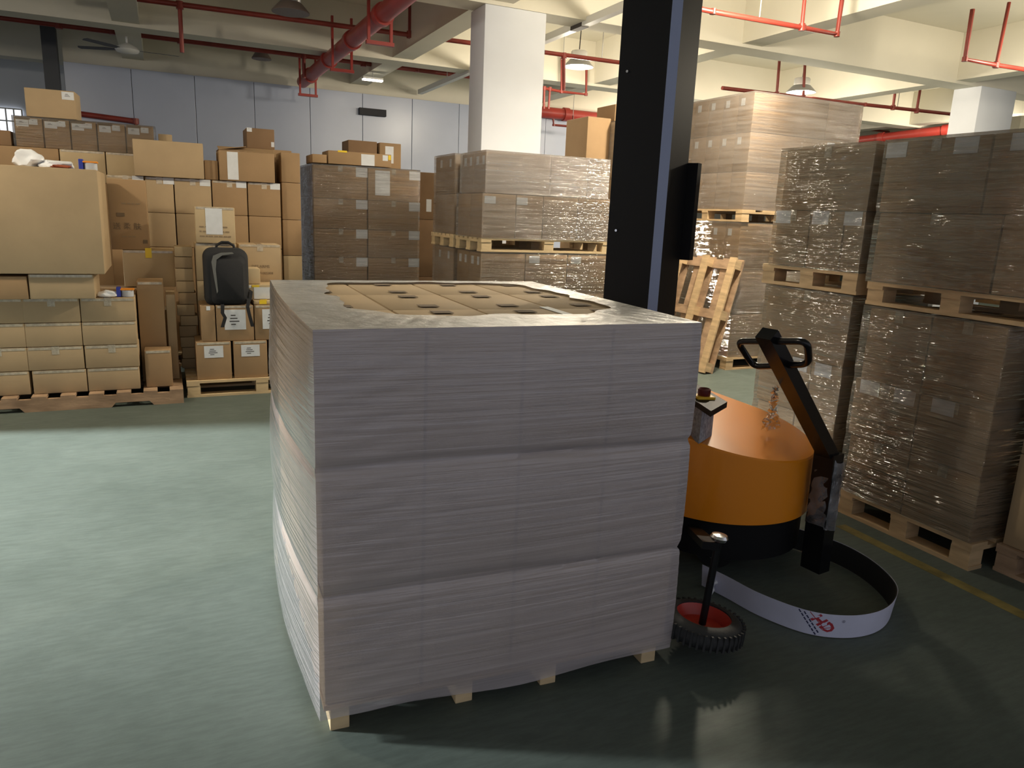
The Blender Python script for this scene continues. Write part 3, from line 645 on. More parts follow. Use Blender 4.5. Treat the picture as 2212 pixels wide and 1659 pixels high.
# ------------------------------------------------------------------ middle double stack (M) and the one behind its left side (M2)
G7 = 'cartons in the middle wrapped stacks'
def dstack(x0, x1, y0, y1, zrows, xcols, where, mats=1, labs=(), lface=(), zbase=0, ph=.14, woodm=None, along='x', ncy=1, tapes=True, group=G7, pw=True):
    n = len(zrows)-1
    for r_ in range(n):
        cols = xcols[r_ % len(xcols)]
        for c_ in range(len(cols)-1):
            for k_ in range(ncy):
                ya, yb = y0+(y1-y0)*k_/ncy, y0+(y1-y0)*(k_+1)/ncy
                pr_ = []
                if k_ == 0 and (r_, c_) in labs: pr_.append(('paper', 'F', .2, .86, .11, .065, 0))
                if c_ == 0 and r_ in lface:
                    pr_.append(('paper', 'L', .3, .80, .06, .075, 0))
                    if ncy < 3: pr_.append(('paper', 'L', .75, .80, .05, .075, 0))
                lb = '%s carton, %s, %s%s, %s' % (('tan', 'brown', 'light', 'dark brown')[mats], rown(r_, n), coln(c_, len(cols)-1), '' if ncy == 1 else (', front' if k_ == 0 else (', rear' if k_ == ncy-1 else ', '+('', 'second', 'third', 'fourth')[k_]+' deep')), where)
                carton(cols[c_]+.002, cols[c_+1]-.002, ya, yb, zrows[r_], zrows[r_+1]-.002, lb, group, mats, pr_)
pallet(2.61, 3.98, 6.33, 7.0, 0, 'lower pallet of the middle wrapped stack', .14, M_woodp)
dstack(2.62, 3.98, 6.34, 6.98, [.141, .50, .88, 1.255], [[2.62, 3.07, 3.52, 3.975]], 'middle stack lower load', 1, labs=((2, 1), (2, 2)), lface=(2,), ncy=2)
wrap(2.62, 3.975, 6.34, 6.98, .145, 1.257, 'film around the lower load of the middle stack', F_clear, pinch=(.5, .88), seed=11)
pallet(2.61, 4.0, 6.33, 7.0, 1.266, 'raised pallet halfway up the middle wrapped stack', .125, M_woodp)
dstack(2.62, 3.98, 6.34, 6.98, [1.393, 1.785], [[2.62, 2.95, 3.23, 3.60, 3.985]], 'raised middle stack, lower', 1, labs=((0, 0), (0, 1)), ncy=2)
dstack(2.64, 3.93, 6.36, 6.98, [1.786, 2.15], [[2.65, 3.30, 3.70, 3.92]], 'raised middle stack, upper', 1, labs=(), lface=(0,), ncy=2)
wrap(2.62, 3.985, 6.34, 6.98, 1.385, 1.785, 'film around the lower raised row of the middle stack', F_mid, seed=12)
wrap(2.65, 3.92, 6.36, 6.98, 1.79, 2.152, 'bright hazy film around the top row of the middle stack', F_milk, seed=13)
pallet(2.61, 3.6, 7.08, 7.75, 0, 'lower pallet of the stack behind the middle one', .14, M_woodp)
dstack(2.62, 3.58, 7.1, 7.7, [.141, .50, .88, 1.255], [[2.63, 3.1, 3.58]], 'second middle stack lower load', 1, lface=(2,), ncy=1)
pallet(2.61, 3.6, 7.08, 7.75, 1.266, 'raised pallet of the stack behind the middle one', .125, M_woodp)
dstack(2.62, 3.58, 7.1, 7.7, [1.393, 1.785, 2.16], [[2.63, 3.1, 3.58]], 'second middle stack raised load', 1, lface=(1,), ncy=1)
wrap(2.63, 3.58, 7.1, 7.7, .145, 1.257, 'film around the lower load behind the middle stack', F_mid, seed=14)
wrap(2.63, 3.58, 7.1, 7.7, 1.385, 2.162, 'film around the raised load behind the middle stack', F_mid, pinch=(1.785,), seed=15)
# tall stacks left of the mast
G8 = 'tall cartons behind the mast'
for i, (z0, z1) in enumerate(((0, .68), (.682, 1.36), (1.362, 2.04), (2.042, 2.70))):
    carton(4.32, 4.62, 7.5, 8.0, z0, z1, 'brown carton, %s, tall narrow column left of the mast' % rown(i, 4), G8, 1)
for i, (z0, z1) in enumerate(((0, .68), (.682, 1.36), (1.362, 2.04), (2.042, 2.66))):
    carton(4.62, 5.35, 7.45-.15, 8.0, z0, z1, 'pale wrapped carton, %s, column half hidden by the mast' % rown(i, 4), G8, 2)
wrap(4.63, 5.35, 7.3, 8.0, .02, 2.662, 'film around the tall column half hidden by the mast', F_mid, seed=16)
carton(4.66, 5.1, 7.5, 7.9, 2.68, 2.86, 'brown carton on top of the column behind the mast', G8, 1)
# ------------------------------------------------------------------ far right tall stack (FR)
G9 = 'cartons in the far tall stack'
pallet(5.64, 7.24, 6.38, 7.62, 0, 'pallet at the foot of the far tall stack', .14, M_wood, along='x')
dstack(5.66, 7.22, 6.4, 7.6, [.141, .63, 1.12, 1.62], [[5.66, 6.2, 6.72, 7.22]], 'far tall stack lower load', 1, lface=(1, 2), ncy=5, group=G9)
wrap(5.66, 7.22, 6.4, 7.6, .145, 1.622, 'crinkled film around the lower load of the far tall stack', MATS['stretch_film_crinkled'], pinch=(.63, 1.12), seed=21)
pallet(5.64, 7.24, 6.38, 7.62, 1.632, 'raised pallet halfway up the far tall stack', .13, M_wood, along='y')
dstack(5.66, 7.22, 6.4, 7.6, [1.765, 2.16, 2.56, 2.955], [[5.66, 6.72, 7.22]], 'far tall stack raised load', 1, labs=((1, 1),), lface=(1, 2), ncy=5, group=G9)
wrap(5.66, 7.22, 6.4, 7.6, 1.757, 2.957, 'hazy film around the raised load of the far tall stack', F_mid, pinch=(2.16, 2.56), seed=22)
# leaning pallet
lp = empty('wooden_pallet'); tag(lp, 'bare wooden pallet leaning upright against the far tall stack', 'pallet', 'wooden pallets')
ft = pln(1500, 803, (0, 0, 0), (0, 0, 1))
lp.matrix_world = Matrix.Translation((5.22, 6.72, .012)) @ Matrix.Rotation(math.radians(4), 4, 'Z') @ Matrix.Rotation(math.radians(14), 4, 'Y') @ Matrix.Rotation(math.radians(0), 4, 'X')
mb = MB()
for i in range(5): mb.box(.0905, .11, -.47+i*.21, -.47+i*.21+.1, 0, 1.28, bev=.003)
mb.build('deck_boards', M_woodd, lp)
mb = MB()
for z_ in (.02, .60, 1.16): mb.box(.0705, .09, -.47, .47, z_, z_+.1)
mb.build('cross_boards', M_woodd, lp)
for z_ in (.02, .60, 1.16):
    for y_ in (-.47, -.05, .37): MB().box(-.0, .07, y_, y_+.1, z_, z_+.1).build('block', M_wood, lp)
mb = MB()
for y_ in (-.47, -.05, .37): mb.box(-.02, -.0005, y_, y_+.1, 0, 1.28)
mb.build('skid_boards', M_wood, lp)
# ------------------------------------------------------------------ right hand stacks A (near) and B (far)
GA = 'cartons in the right hand wrapped stacks'
def sstack(x0, x1, zrows, yrows, where, mats=1, labs=(), group=GA):
    """stack seen from its -x side; columns counted from the far end (left in the photo)"""
    n = len(zrows)-1
    for r_ in range(n):
        cols = yrows[r_]; m_ = len(cols)-1
        for c_ in range(m_):
            ya, yb = cols[c_+1], cols[c_]; pr_ = []
            for (rr_, cc, u) in labs:
                if rr_ == r_ and cc == c_: pr_.append(('paper', 'L', u, .88, .12, .075, 0))
            pr_.append(('tape', 'L'))
            carton(x0, x1, ya+.002, yb-.002, zrows[r_], zrows[r_+1]-.002, 'brown wrapped carton, %s, %s, %s' % (rown(r_, n), coln(c_, m_), where), group, mats, pr_)
pallet(3.46, 4.5, 2.06, 2.86, 0, 'pallet under the nearer right hand stack', .14, M_wood, along='y')
sstack(3.46, 4.1, [.141, .475, .80, 1.195], [[2.84, 2.46, 2.08], [2.86, 2.46, 2.08], [2.83, 2.46, 2.08]], 'lower near right stack', 1, labs=((1, 0, .25), (1, 0, .8), (1, 1, .35)))
wrap(3.46, 4.1, 2.08, 2.85, .145, 1.197, 'dim creased film around the lower near right stack', film('stretch_film_dim', .11, .9, .08, col=(.66, .60, .50), bs=1., zfreq=24, bd=.09, var=.14), pinch=(.475, .80), seed=31)
pallet(3.46, 4.5, 1.9, 2.87, 1.207, 'raised pallet in the nearer right hand stack', .125, M_wood, along='y')
sstack(3.46, 4.1, [1.335, 1.695, 2.055], [[2.86, 2.2, 1.9], [2.87, 2.31, 1.9]], 'upper near right stack', 1, labs=((1, 0, .1), (1, 0, .78), (1, 1, .35)))
wrap(3.46, 4.1, 1.9, 2.865, 1.33, 2.057, 'creased film around the upper near right stack', MATS['stretch_film_dim'], pinch=(1.695,), seed=32)
pallet(3.46, 4.5, 2.94, 3.64, 0, 'pallet under the farther right hand stack', .14, M_wood, along='y')
sstack(3.46, 4.1, [.141, .50, .83, 1.235], [[3.58, 3.26, 2.95], [3.60, 3.18, 2.95], [3.60, 2.95]], 'lower far right stack', 1, labs=((1, 0, .8), (1, 1, .4)))
wrap(3.46, 4.1, 2.95, 3.6, .145, 1.237, 'film around the lower farther right stack', MATS['stretch_film_dim'], pinch=(.5, .83), seed=33)
pallet(3.45, 4.5, 2.93, 3.66, 1.247, 'raised pallet in the farther right hand stack', .12, M_wood, along='y')
sstack(3.46, 4.1, [1.37, 1.70, 2.055], [[3.60, 3.33, 3.08, 2.94], [3.58, 2.94]], 'upper far right stack', 1, labs=((0, 0, .2), (0, 1, .3), (0, 2, .4)))
wrap(3.46, 4.1, 2.94, 3.6, 1.365, 2.057, 'film around the upper farther right stack', MATS['stretch_film_dim'], pinch=(1.70,), seed=34)
# unwrapped cartons at the right edge
pallet(3.60, 4.5, 1.1, 2.03, 0, 'pallet at the right edge under the unwrapped cartons', .14, M_woodd, along='y')
carton(3.62, 4.2, 1.35, 2.02, .141, .60, 'tan printed carton at the right edge, lower', 'unwrapped cartons at the right edge', 0, [('lines', 'L', .38, .72, .2, 5)])
carton(3.62, 4.2, 1.35, 2.02, .602, 1.12, 'tan plain carton at the right edge, upper', 'unwrapped cartons at the right edge', 0)
# dark film scraps bag behind the handle
# ------------------------------------------------------------------ main wrapped pallet
yaw = math.atan2(-.058, 1.241)
FR_ = Matrix.Translation((.365, 2.04, 0)) @ Matrix.Rotation(yaw, 4, 'Z')
GM = 'cartons on the front pallet'
mp = empty('wooden_pallet'); mp.matrix_world = FR_; tag(mp, 'pallet with four wooden feet under the big wrapped load', 'pallet', 'wooden pallets')
for x_ in (.02, .43, .74, 1.15):
    for y_ in (.01, .62, 1.2):
        MB().box(x_, x_+.06, y_, y_+.13, 0, .082, bev=.003).build('block', M_woodp, mp)
mb = MB()
for i in range(8): mb.box(.0, 1.23, .0+i*.181, .0+i*.181+.13, .0825, .1)
mb.build('top_deck', M_wood, mp)
zm = [.101, .465, .87, 1.268]
for r_ in range(3):
    for c_ in range(4):
        for k_ in range(3):
            pr_ = []
            if k_ == 0: pr_.append(('lines', 'F', .5, .78, .22, 6 if r_ == 2 else 5))
            if r_ == 2:
                for vv in (.16, .80): pr_.append(('dark', 'T', .5, vv, .07, .06))
            if r_ == 2 and c_ == 2 and k_ == 0: pr_.append(('paper', 'T', .93, .8, .035, .25, 0))
            carton(.31*c_+.002, .31*(c_+1)-.002, .467*k_, .467*(k_+1)-.001, zm[r_], zm[r_+1]-.003,
                   'tan carton in the big front load, %s, %s, %s' % (rown(r_, 3), coln(c_, 4), ('front', 'middle deep', 'far side')[k_]), GM, 0, pr_, frame=FR_, bev=.004)
# film of the front load
def main_film():
    W, D = 1.24, 1.40; g = .014; n1 = 48; per = []
    def side(p, q, nrm, ln):
        for i in range(ln): per.append((p[0]+(q[0]-p[0])*i/ln, p[1]+(q[1]-p[1])*i/ln, nrm[0], nrm[1], i/ln))
    side((-g, -g), (W+g, -g), (0, -1), n1); side((W+g, -g), (W+g, D+g), (1, 0), n1); side((W+g, D+g), (-g, D+g), (0, 1), n1); side((-g, D+g), (-g, -g), (-1, 0), n1)
    rnd = random.Random(2); vs = []; nz = 96; z0, z1 = .062, 1.276; n = len(per)
    def off(u, z, a, b_):
        L = [(.06, .465), (.465, .87), (.87, 1.28)]; lay = next(((p, q) for p, q in L if p <= z <= q), L[-1]); t = (z-lay[0])/(lay[1]-lay[0])
        bul = .018*math.sin(math.pi*min(max(t, 0), 1)) ** .6 if 0 < t < 1 else 0
        s = math.sin(math.pi*u)
        side_b = {(-1, 0): .045, (0, -1): .012, (1, 0): .02, (0, 1): .03}[(a, b_)]
        e = side_b*s*(1.0 if z < .95 else max(.25, 1-(z-.95)*2.2)) + bul*(.35+.65*s)
        for zc, w_ in ((.868, .012), (.470, .012)): e -= .012*math.exp(-((z-zc-.012*math.sin(u*5))/w_)**2)
        # diagonal tension creases near the corners
        e += .0012*math.sin((z*1.0-u*.35)*90)*math.exp(-((u-.12)/.12)**2)*(b_ != 0) + .0005*math.sin(z*160+3*math.sin(u*4))
        return e
    for k_ in range(nz+1):
        z = z0+(z1-z0)*k_/nz
        for (x, y, a, b_, u) in per:
            e = off(u, z, a, b_)+rnd.uniform(-.0004, .0004); rise = .0
            zz_ = z + (.0 if k_ else .012*math.sin(u*9)*math.sin(math.pi*u))
            vs.append((x+a*e, y+b_*e, zz_))
    fs = [(k_*n+i, k_*n+(i+1) % n, (k_+1)*n+(i+1) % n, (k_+1)*n+i) for k_ in range(nz) for i in range(n)]
    m_ = [0]*len(fs)
    # rim folded over the top, open in the middle
    base = nz*n; rings = 9; hx0, hx1, hy0, hy1 = .17, 1.16, .25, 1.365
    for r_ in range(1, rings+1):
        t = r_/rings
        for i, (x, y, a, b_, u) in enumerate(per):
            ox, oy, _ = vs[base+i]; ang = math.atan2(oy-D/2, ox-W/2); hw, hd = (hx1-hx0)/2, (hy1-hy0)/2
            c_, s_ = math.cos(ang), math.sin(ang); k_ = 4.5
            rr_ = (abs(c_/hw)**k_+abs(s_/hd)**k_)**(-1/k_); cx, cy = (hx0+hx1)/2, (hy0+hy1)/2
            tx, ty = cx+rr_*c_, cy+rr_*s_
            wob = 1+.03*math.sin(ang*9)+.02*math.sin(ang*17+1)
            tx, ty = cx+(tx-cx)*wob, cy+(ty-cy)*wob
            zt = 1.2765-.003*min(1, t*4)+.0022*math.sin(ang*70)*t*(1-t)*4
            vs.append((ox+(tx-ox)*t, oy+(ty-oy)*t, max(zt, 1.2725)))
        o0 = base+(r_-1)*n; o1 = base+r_*n
        for i in range(n): fs.append((o0+i, o0+(i+1) % n, o1+(i+1) % n, o1+i)); m_.append(1)
    mb = MB(); mb.add(vs, fs); mb.m = m_
    o = mb.build('stretch_wrap', [F_main, F_top], smooth=70); o.matrix_world = FR_; return o
tag(main_film(), 'milky stretch film around the big front load, open on top', 'plastic wrap', 'stretch wraps around the pallet loads')
# ------------------------------------------------------------------ pallet wrapping robot
rb = empty('pallet_wrapping_robot', (2.44, 2.73, 0)); tag(rb, 'orange and black pallet wrapping robot with tall black mast', 'wrapping machine')
IN = Matrix.Translation((-2.44, -2.73, 0))
f = Vector((.53, -.848, 0)); s = Vector((-.848, -.53, 0))
def P2(v, z): return IN @ Vector((v[0], v[1], z))
# mast: chamfered box section
Nn = Vector((2.08, 2.88, 0)); ch = .035; mw = .27
A0 = Nn-f*ch; A1 = Nn-f*mw; A2 = A1-s*mw; A3 = Nn-s*mw; A4 = Nn-s*ch
def prism_w(mb, pts, z0, z1, mi=0):
    n = len(pts); vs = [P2(p, z0) for p in pts]+[P2(p, z1) for p in pts]
    return mb.add(vs, [tuple(range(n-1, -1, -1)), tuple(range(n, 2*n))]+[(i, (i+1) % n, n+(i+1) % n, n+i) for i in range(n)], mi)
def orient(pts):
    ar = sum(p.x*q.y-q.x*p.y for p, q in zip(pts, pts[1:]+pts[:1])); return pts if ar > 0 else pts[::-1]
prism_w(MB(), orient([A0, A1, A2, A3, A4]), .1, 3.3).build('mast', M_black, rb)
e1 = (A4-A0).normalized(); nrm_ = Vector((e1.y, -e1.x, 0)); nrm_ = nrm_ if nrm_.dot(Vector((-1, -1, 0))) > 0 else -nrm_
prism_w(MB(), orient([A0+nrm_*.0015, A4+nrm_*.0015, A4-nrm_*.001, A0-nrm_*.001]), .11, 3.29).build('mast_edge_sheen', M_chamf, rb)  # thin overlay on the chamfer that carries the painted reflection
for z_ in (1.55, 2.26, 2.95):
    c = Nn-f*.225+s*.001; MB().tube([P2(c, z_), P2(c+s*.006, z_)], .006, 8).build('mast_screw', M_chrome, rb)
# film carriage cover on the right side of the mast
c0 = A3+f*.0; prism_w(MB(), orient([A3+f*.05-s*.001, A3-f*.12-s*.001, A3-f*.12-s*.05, A3+f*.05-s*.05]), 1.42, 1.88).build('carriage_cover', M_black, rb)
# chassis
ctr = Vector((2.44, 2.73, 0))
def capsule(r, back, n=40):
    pts = [ctr+(f*math.cos(t)+s*math.sin(t))*r for t in [math.radians(-90+180*i/n) for i in range(n+1)]]
    return orient(pts+[ctr+s*r-f*back, ctr-s*r-f*back])
prism_w(MB(), capsule(.405, .50), .12, .30).build('chassis', M_black, rb, smooth=40)
prism_w(MB(), capsule(.36, .50), .30, .33).build('chassis_neck', M_black, rb)
# orange cover: vertical wall, sloping lid
def cover():
    pts = capsule(.43, .34, 56); n = len(pts); zt = lambda p: (.58+.19*(.43-(p-ctr).dot(f)))
    mb = MB(); rings = []
    for zf, ins in ((0, 0), (.0, .0), (1, 0), (1, .006)):
        rings.append([P2(ctr+(p-ctr)*(1-ins/.43), .30 if zf == 0 else zt(p)-(.008 if ins == 0 else 0)) for p in pts])
    rings = [rings[0], rings[2], rings[3]]; vs = [v for r_ in rings for v in r_]
    fs = [(k_*n+i, k_*n+(i+1) % n, (k_+1)*n+(i+1) % n, (k_+1)*n+i) for k_ in range(2) for i in range(n)]
    # slightly crowned lid: centre point ridge
    cc = P2(ctr-f*.02, zt(ctr-f*.02)+.018); vs.append(cc); ci = len(vs)-1
    fs += [(2*n+i, 2*n+(i+1) % n, ci) for i in range(n)]; fs.append(tuple(range(n-1, -1, -1)))
    mb.add(vs, fs); return mb
cv = cover().build('orange_cover', M_orange, rb, smooth=22)
# control panel wedge between mast and cover
Mp = Matrix(((-s.x, -f.x, 0, 0), (-s.y, -f.y, 0, 0), (0, 0, 1, 0), (0, 0, 0, 1)))   # local x = -s (right), y = -f (back)
pA, pB, pC = (pln(x, y, (0, 0, .85), (0, 0, 1)) for x, y in ((1536, 888), (1571, 868), (1497, 824)))
ed = (pC-pB).normalized()*.34
prism_w(MB(), orient([pA, pB, pB+ed, pA+ed]), .825, .85).build('control_panel', M_black, rb)
prism_w(MB(), orient([pA.lerp(pB, .2)+ed*.36, pB+ed*.36, pB+ed*.95, pA.lerp(pB, .2)+ed*.95]), .66, .824).build('panel_column', mat('grey_foam', (.30, .32, .36), .9, vary=.4, scale=60), rb)
pk = pln(1520, 860, (0, 0, .85), (0, 0, 1)); km = IN @ Matrix.Translation((pk.x, pk.y, .8505)) @ Matrix.Rotation(math.atan2(ed.y, ed.x), 4, 'Z')
yp = MB().box(-.035, .035, -.04, .04, 0, .012, 0, km, bev=.002).build('switch_plate', M_yplate, rb)
MB().lathe([(.026, .012), (.028, .02), (.028, .04), (.022, .044), (.016, .036), (.001, .036)], 24, 0, km).build('switch_knob', M_knob, yp, smooth=40)
# tiller
Bp, Tp = Vector((2.638, 2.258, .611)), Vector((2.132, 2.187, 1.175)); nn = Vector((-.14, .99, 0)).normalized()
ax = (Tp-Bp).normalized(); upv = ax.cross(nn).normalized()
def obox(mb, p, q, wv, w, tv, t, mi=0):
    vs = [IN @ (c+wv*(w/2*a)+tv*(t/2*b_)) for c in (p, q) for a in (-1, 1) for b_ in (-1, 1)]
    return mb.add(vs, [(0, 1, 3, 2), (4, 6, 7, 5), (0, 4, 5, 1), (2, 3, 7, 6), (0, 2, 6, 4), (1, 5, 7, 3)], mi)
g_ = Vector((-.99, -.14, 0)).normalized()
obox(MB(), Vector((2.655, 2.262, .06)), Bp+Vector((0, 0, .02)), nn, .10, g_, .075).build('handle_post', M_blacks, rb)
obox(MB(), Bp-ax*.01, Tp+ax*.02, nn, .075, upv, .055).build('handle_arm', M_blacks, rb)
npl = upv
C4 = [pln(x, y, Tp-upv*.0, upv) for x, y in ((1592, 737), (1744, 737), (1748, 786), (1628, 792))]
def rounded_loop(C, r, n=5):
    out = []
    for i in range(4):
        p, c, q = C[i-1], C[i], C[(i+1) % 4]; a = c+(p-c).normalized()*r; b_ = c+(q-c).normalized()*r
        for j in range(n+1):
            t = j/n; out.append(a*(1-t)**2+c*2*t*(1-t)+b_*t*t)
    return out
MB().tube([IN @ p for p in rounded_loop(C4, .045)], .014, 12, closed=True).build('handle_loop', M_blacks, rb, smooth=60)
# feeler wheel lying flat beside the load
wc = Vector((1.775, 1.985, .0)); wz = .115; wm = IN @ Matrix.Translation((wc.x+.0, wc.y, wz)) @ Matrix.Rotation(math.radians(6), 4, 'Y')
R0 = .155
ty = MB(); prof = []
for i in range(17):
    t = math.radians(-100+200*i/16-0); prof.append((R0-.045+.045*math.cos(t), .042*math.sin(t)))
ty.lathe(prof+[(.104, .03), (.104, -.03), prof[0]], 48, 0, wm, cap=False)
for i in range(40):
    t = 2*math.pi*i/40; Mz = wm @ Matrix.Rotation(t, 4, 'Z'); ty.box(R0-.008, R0+.003, -.004, .004, -.03, .03, 0, Mz)
ty.build('tyre', M_rubber, rb, smooth=40)
rim = MB().lathe([(.002, -.01), (.03, -.01), (.05, -.015), (.09, -.02), (.112, .034), (.104, .036), (.084, -.005), (.03, .0), (.002, .0)], 40, 0, wm, cap=False).build('wheel_rim', M_rim, rb, smooth=40)
MB().tube([wm @ Vector((0, 0, -.01)), wm @ Vector((0, 0, .34))], .014, 12).build('wheel_axle', M_blacks, rb, smooth=60)
MB().lathe([(.002, .335), (.028, .34), (.034, .352), (.028, .362), (.002, .366)], 20, 0, wm).build('axle_cap', M_chrome, rb, smooth=50)
obox(MB(), Vector((wc.x, wc.y, wz+.32)), Vector((2.15, 2.45, .40)) if False else Vector((2.12, 2.5, wz+.12)), Vector((0, 0, 1)), .03, Vector((.7, -.5, 0)).normalized(), .06).build('wheel_arm', M_black, rb)
# drive wheels below the chassis
for q, lab in ((ctr+s*.20+f*.08, 0), (ctr-s*.22+f*.08, 0)):
    t_ = MB(); t_.tube([P2(q-s*.03, .10), P2(q+s*.03, .10)], .10, 28); t_.build('drive_wheel', M_rubber, rb, smooth=40)
    MB().tube([P2(q-s*.034, .10), P2(q+s*.034, .10)], .055, 20).build('wheel_hub', M_grey, rb, smooth=40)
# bumper band loop
gp = [(2.12, 2.40), (2.15, 2.27), (2.18, 2.1), (2.26, 1.93), (2.38, 1.845), (2.52, 1.825), (2.66, 1.865), (2.79, 1.96), (2.88, 2.14), (2.90, 2.33), (2.84, 2.52), (2.76, 2.66)]
def spline(p, n=8):
    out = []
    for i in range(len(p)-1):
        a = Vector(p[max(i-1, 0)]); b_ = Vector(p[i]); c = Vector(p[i+1]); d_ = Vector(p[min(i+2, len(p)-1)])
        for j in range(n):
            t = j/n; out.append(.5*((2*b_)+(c-a)*t+(2*a-5*b_+4*c-d_)*t*t+(3*b_-a-3*c+d_)*t**3))
    out.append(Vector(p[-1])); return out
path = spline(gp); cum = [0]
for a, b_ in zip(path, path[1:]): cum.append(cum[-1]+(b_-a).length)
def band_at(u):
    u = min(max(u, 0), cum[-1]-1e-5); i = next(k_ for k_ in range(len(cum)-1) if cum[k_+1] > u); t = (u-cum[i])/(cum[i+1]-cum[i])
    p = path[i].lerp(path[i+1], t); d_ = (path[i+1]-path[i]).normalized(); return p, Vector((d_.y, -d_.x))
ctr2 = Vector((2.5, 2.3))
def sheet(off, th, z0, z1, name, m_, parent, us=None):
    us = us or [cum[-1]*i/120 for i in range(121)]; vs = []
    for u in us:
        p, nr = band_at(u)
        if nr.dot(p-ctr2) < 0: nr = -nr
        lean = .012
        for zz_ in (z0, z1):
            for o_ in (off, off+th): vs.append(IN @ Vector((p.x+nr.x*(o_+lean*(zz_)/.11), p.y+nr.y*(o_+lean*(zz_)/.11), zz_)))
    fs = []
    for i in range(len(us)-1):
        a = i*4; b_ = a+4; fs += [(a, b_, b_+1, a+1), (a+2, a+3, b_+3, b_+2), (a, a+2, b_+2, b_), (a+1, b_+1, b_+3, a+3)]
    fs += [(0, 1, 3, 2), (len(vs)-4, len(vs)-2, len(vs)-1, len(vs)-3)]
    return MB().add(vs, fs).build(name, m_, parent, smooth=40)
bd = sheet(-.004, .004, .004, .108, 'bumper_band', M_bandin, rb)
sheet(.0002, .0012, .004, .110, 'protective_film', M_band, bd)
def on_band(vs, u0, z0, ang, shear=0, size=1):
    out = []; ca, sa = math.cos(ang), math.sin(ang)
    for v in vs:
        x_, y_ = v[0]+shear*v[1], v[1]; a = x_*ca-y_*sa; b_ = x_*sa+y_*ca; zz_ = z0+b_
        p, nr = band_at(u0+a)
        if nr.dot(p-ctr2) < 0: nr = -nr
        o_ = .0019+.012*zz_/.11; out.append((IN @ Vector((p.x+nr.x*o_, p.y+nr.y*o_, zz_))))
    return out
def clipped(vs, fs, test):
    keep = [f_ for f_ in fs if all(test(vs[i]) for i in f_)]; return vs, keep
def uz(px, py):
    best = None
    for i in range(400):
        u = cum[-1]*i/400; p, nr = band_at(u); c = R.T @ np.array([p.x, p.y, .06-EYE]); x_ = CX+F*c[0]/c[2]
        if i > 60 and i < 260:
            e_ = abs(x_-px)
            if best is None or e_ < best[0]: best = (e_, u)
    return best[1]
def strip_poly(p, q, w):
    d_ = Vector((q[0]-p[0], q[1]-p[1])).normalized(); n_ = Vector((-d_.y, d_.x))*w/2
    k_ = 8; vs = []
    for i in range(k_+1):
        c = Vector(p).lerp(Vector(q), i/k_); vs += [(c-n_)[:], (c+n_)[:]]
    return vs, [(2*i, 2*i+1, 2*i+3, 2*i+2) for i in range(k_)]
u_t = uz(1745, 1340); mbn = MB(); mbr = MB()
for dx in (0, .017):
    for i in range(7):
        z_a = .106-dx*.2-i*.0145; z_b = z_a-.011
        if z_b < .006: continue
        U = lambda zz_: u_t-.035+dx+(.106-zz_)*.72
        vs, fs = strip_poly((U(z_a), z_a), (U(z_b), z_b), .0055); mbn.add(on_band([(a, b_) for a, b_ in vs], 0, 0, 0), fs)
mbn.build('printed_lines', M_navy, bd)
vs, fs = text_verts('HD', .062, .0022)
mbr.add(on_band([(v.x, v.y) for v in vs], u_t+.008, .078, math.radians(-40), .15), fs)
for p, q in (((u_t+.005, .108), (u_t+.062, .043)), ((u_t+.062, .043), (u_t+.098, .052)), ((u_t+.098, .052), (u_t+.088, .070))):
    vs, fs = strip_poly(p, q, .003); mbr.add(on_band(vs, 0, 0, 0), fs)
# keep only the printing that is on the band (the logo is cut off by its upper edge)
keep = [i for i, f_ in enumerate(mbr.f) if all(mbr.v[j][2] < .1095 for j in f_)]; mbr.m = [mbr.m[i] for i in keep]; mbr.f = [mbr.f[i] for i in keep]
mbr.build('printed_logo', M_redp, bd)
vs, fs = text_verts('®', .018); MB().add(on_band([(v.x, v.y) for v in vs], u_t+.125, .075, 0), fs).build('printed_symbol', M_navy, bd)
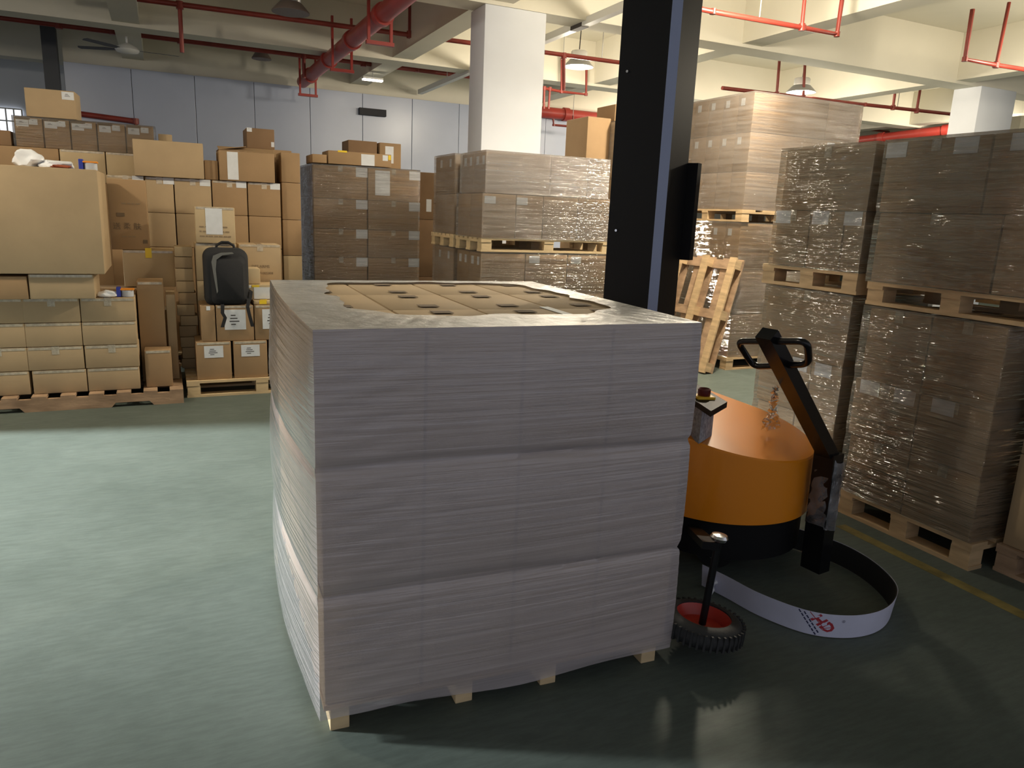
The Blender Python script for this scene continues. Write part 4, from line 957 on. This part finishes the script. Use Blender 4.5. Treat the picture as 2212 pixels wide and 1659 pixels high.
# white knotted film at the band's end
kp = pln(1538, 1262, (2.14, 2.33, .06), (0, 1, 0)); mb = MB(); pts = []
for i in range(26):
    t = i/25*math.pi*3.2; r_ = .018+.012*math.sin(i*1.3); pts.append(IN @ Vector((kp.x+r_*math.cos(t), kp.y+.01*math.sin(i), kp.z+r_*math.sin(t)*1.3)))
MB().tube(pts, [.006+.004*abs(math.sin(i*.9)) for i in range(26)], 8).build('film_knot', M_bag, rb, smooth=60)
# film sleeve left on the handle post and the loose film tail
pm_ = Vector((2.65, 2.262, 0))
sl = MB(); n = 24; vs = []; rnd = random.Random(9)
for k_ in range(14):
    z_ = .27+k_*.025
    for i in range(n):
        t = 2*math.pi*i/n; ex = .058*abs(math.cos(t))**.4*(1 if math.cos(t) > 0 else -1)+rnd.uniform(-.003, .003); ey = .046*abs(math.sin(t))**.4*(1 if math.sin(t) > 0 else -1)+rnd.uniform(-.003, .003)
        v = pm_+nn*ex+g_*ey; vs.append(P2(v, z_+rnd.uniform(-.006, .006)+.02*math.sin(t)))
sl.add(vs, [(k_*n+i, k_*n+(i+1) % n, (k_+1)*n+(i+1) % n, (k_+1)*n+i) for k_ in range(13) for i in range(n)])
F_crumple = film('crumpled_film', .12, .9, .08, bs=1., zfreq=9, xf=9, bd=.02)
sl.build('film_sleeve', F_crumple, rb)
tail = MB(); vs = []; p0 = pln(1675, 835, (2.35, 2.25, 0), (0, 1, 0)); p1 = pln(1665, 925, (2.40, 2.38, .66), (0, 0, 1)); rnd = random.Random(4); m_ = 26
p1.z = .655
for i in range(m_+1):
    t = i/m_; c = p0.lerp(p1, t); c.z = p0.z+(p1.z-p0.z)*t; wdt = .012+.05*t*t
    for j in range(7):
        q = (j/6-.5)*2; vs.append(P2(c+Vector((q*wdt+rnd.uniform(-.008, .008), rnd.uniform(-.015, .015), 0)), c.z+rnd.uniform(-.008, .008)))
tail.add(vs, [(i*7+j, i*7+j+1, (i+1)*7+j+1, (i+1)*7+j) for i in range(m_) for j in range(6)]).build('film_tail', F_crumple, rb)
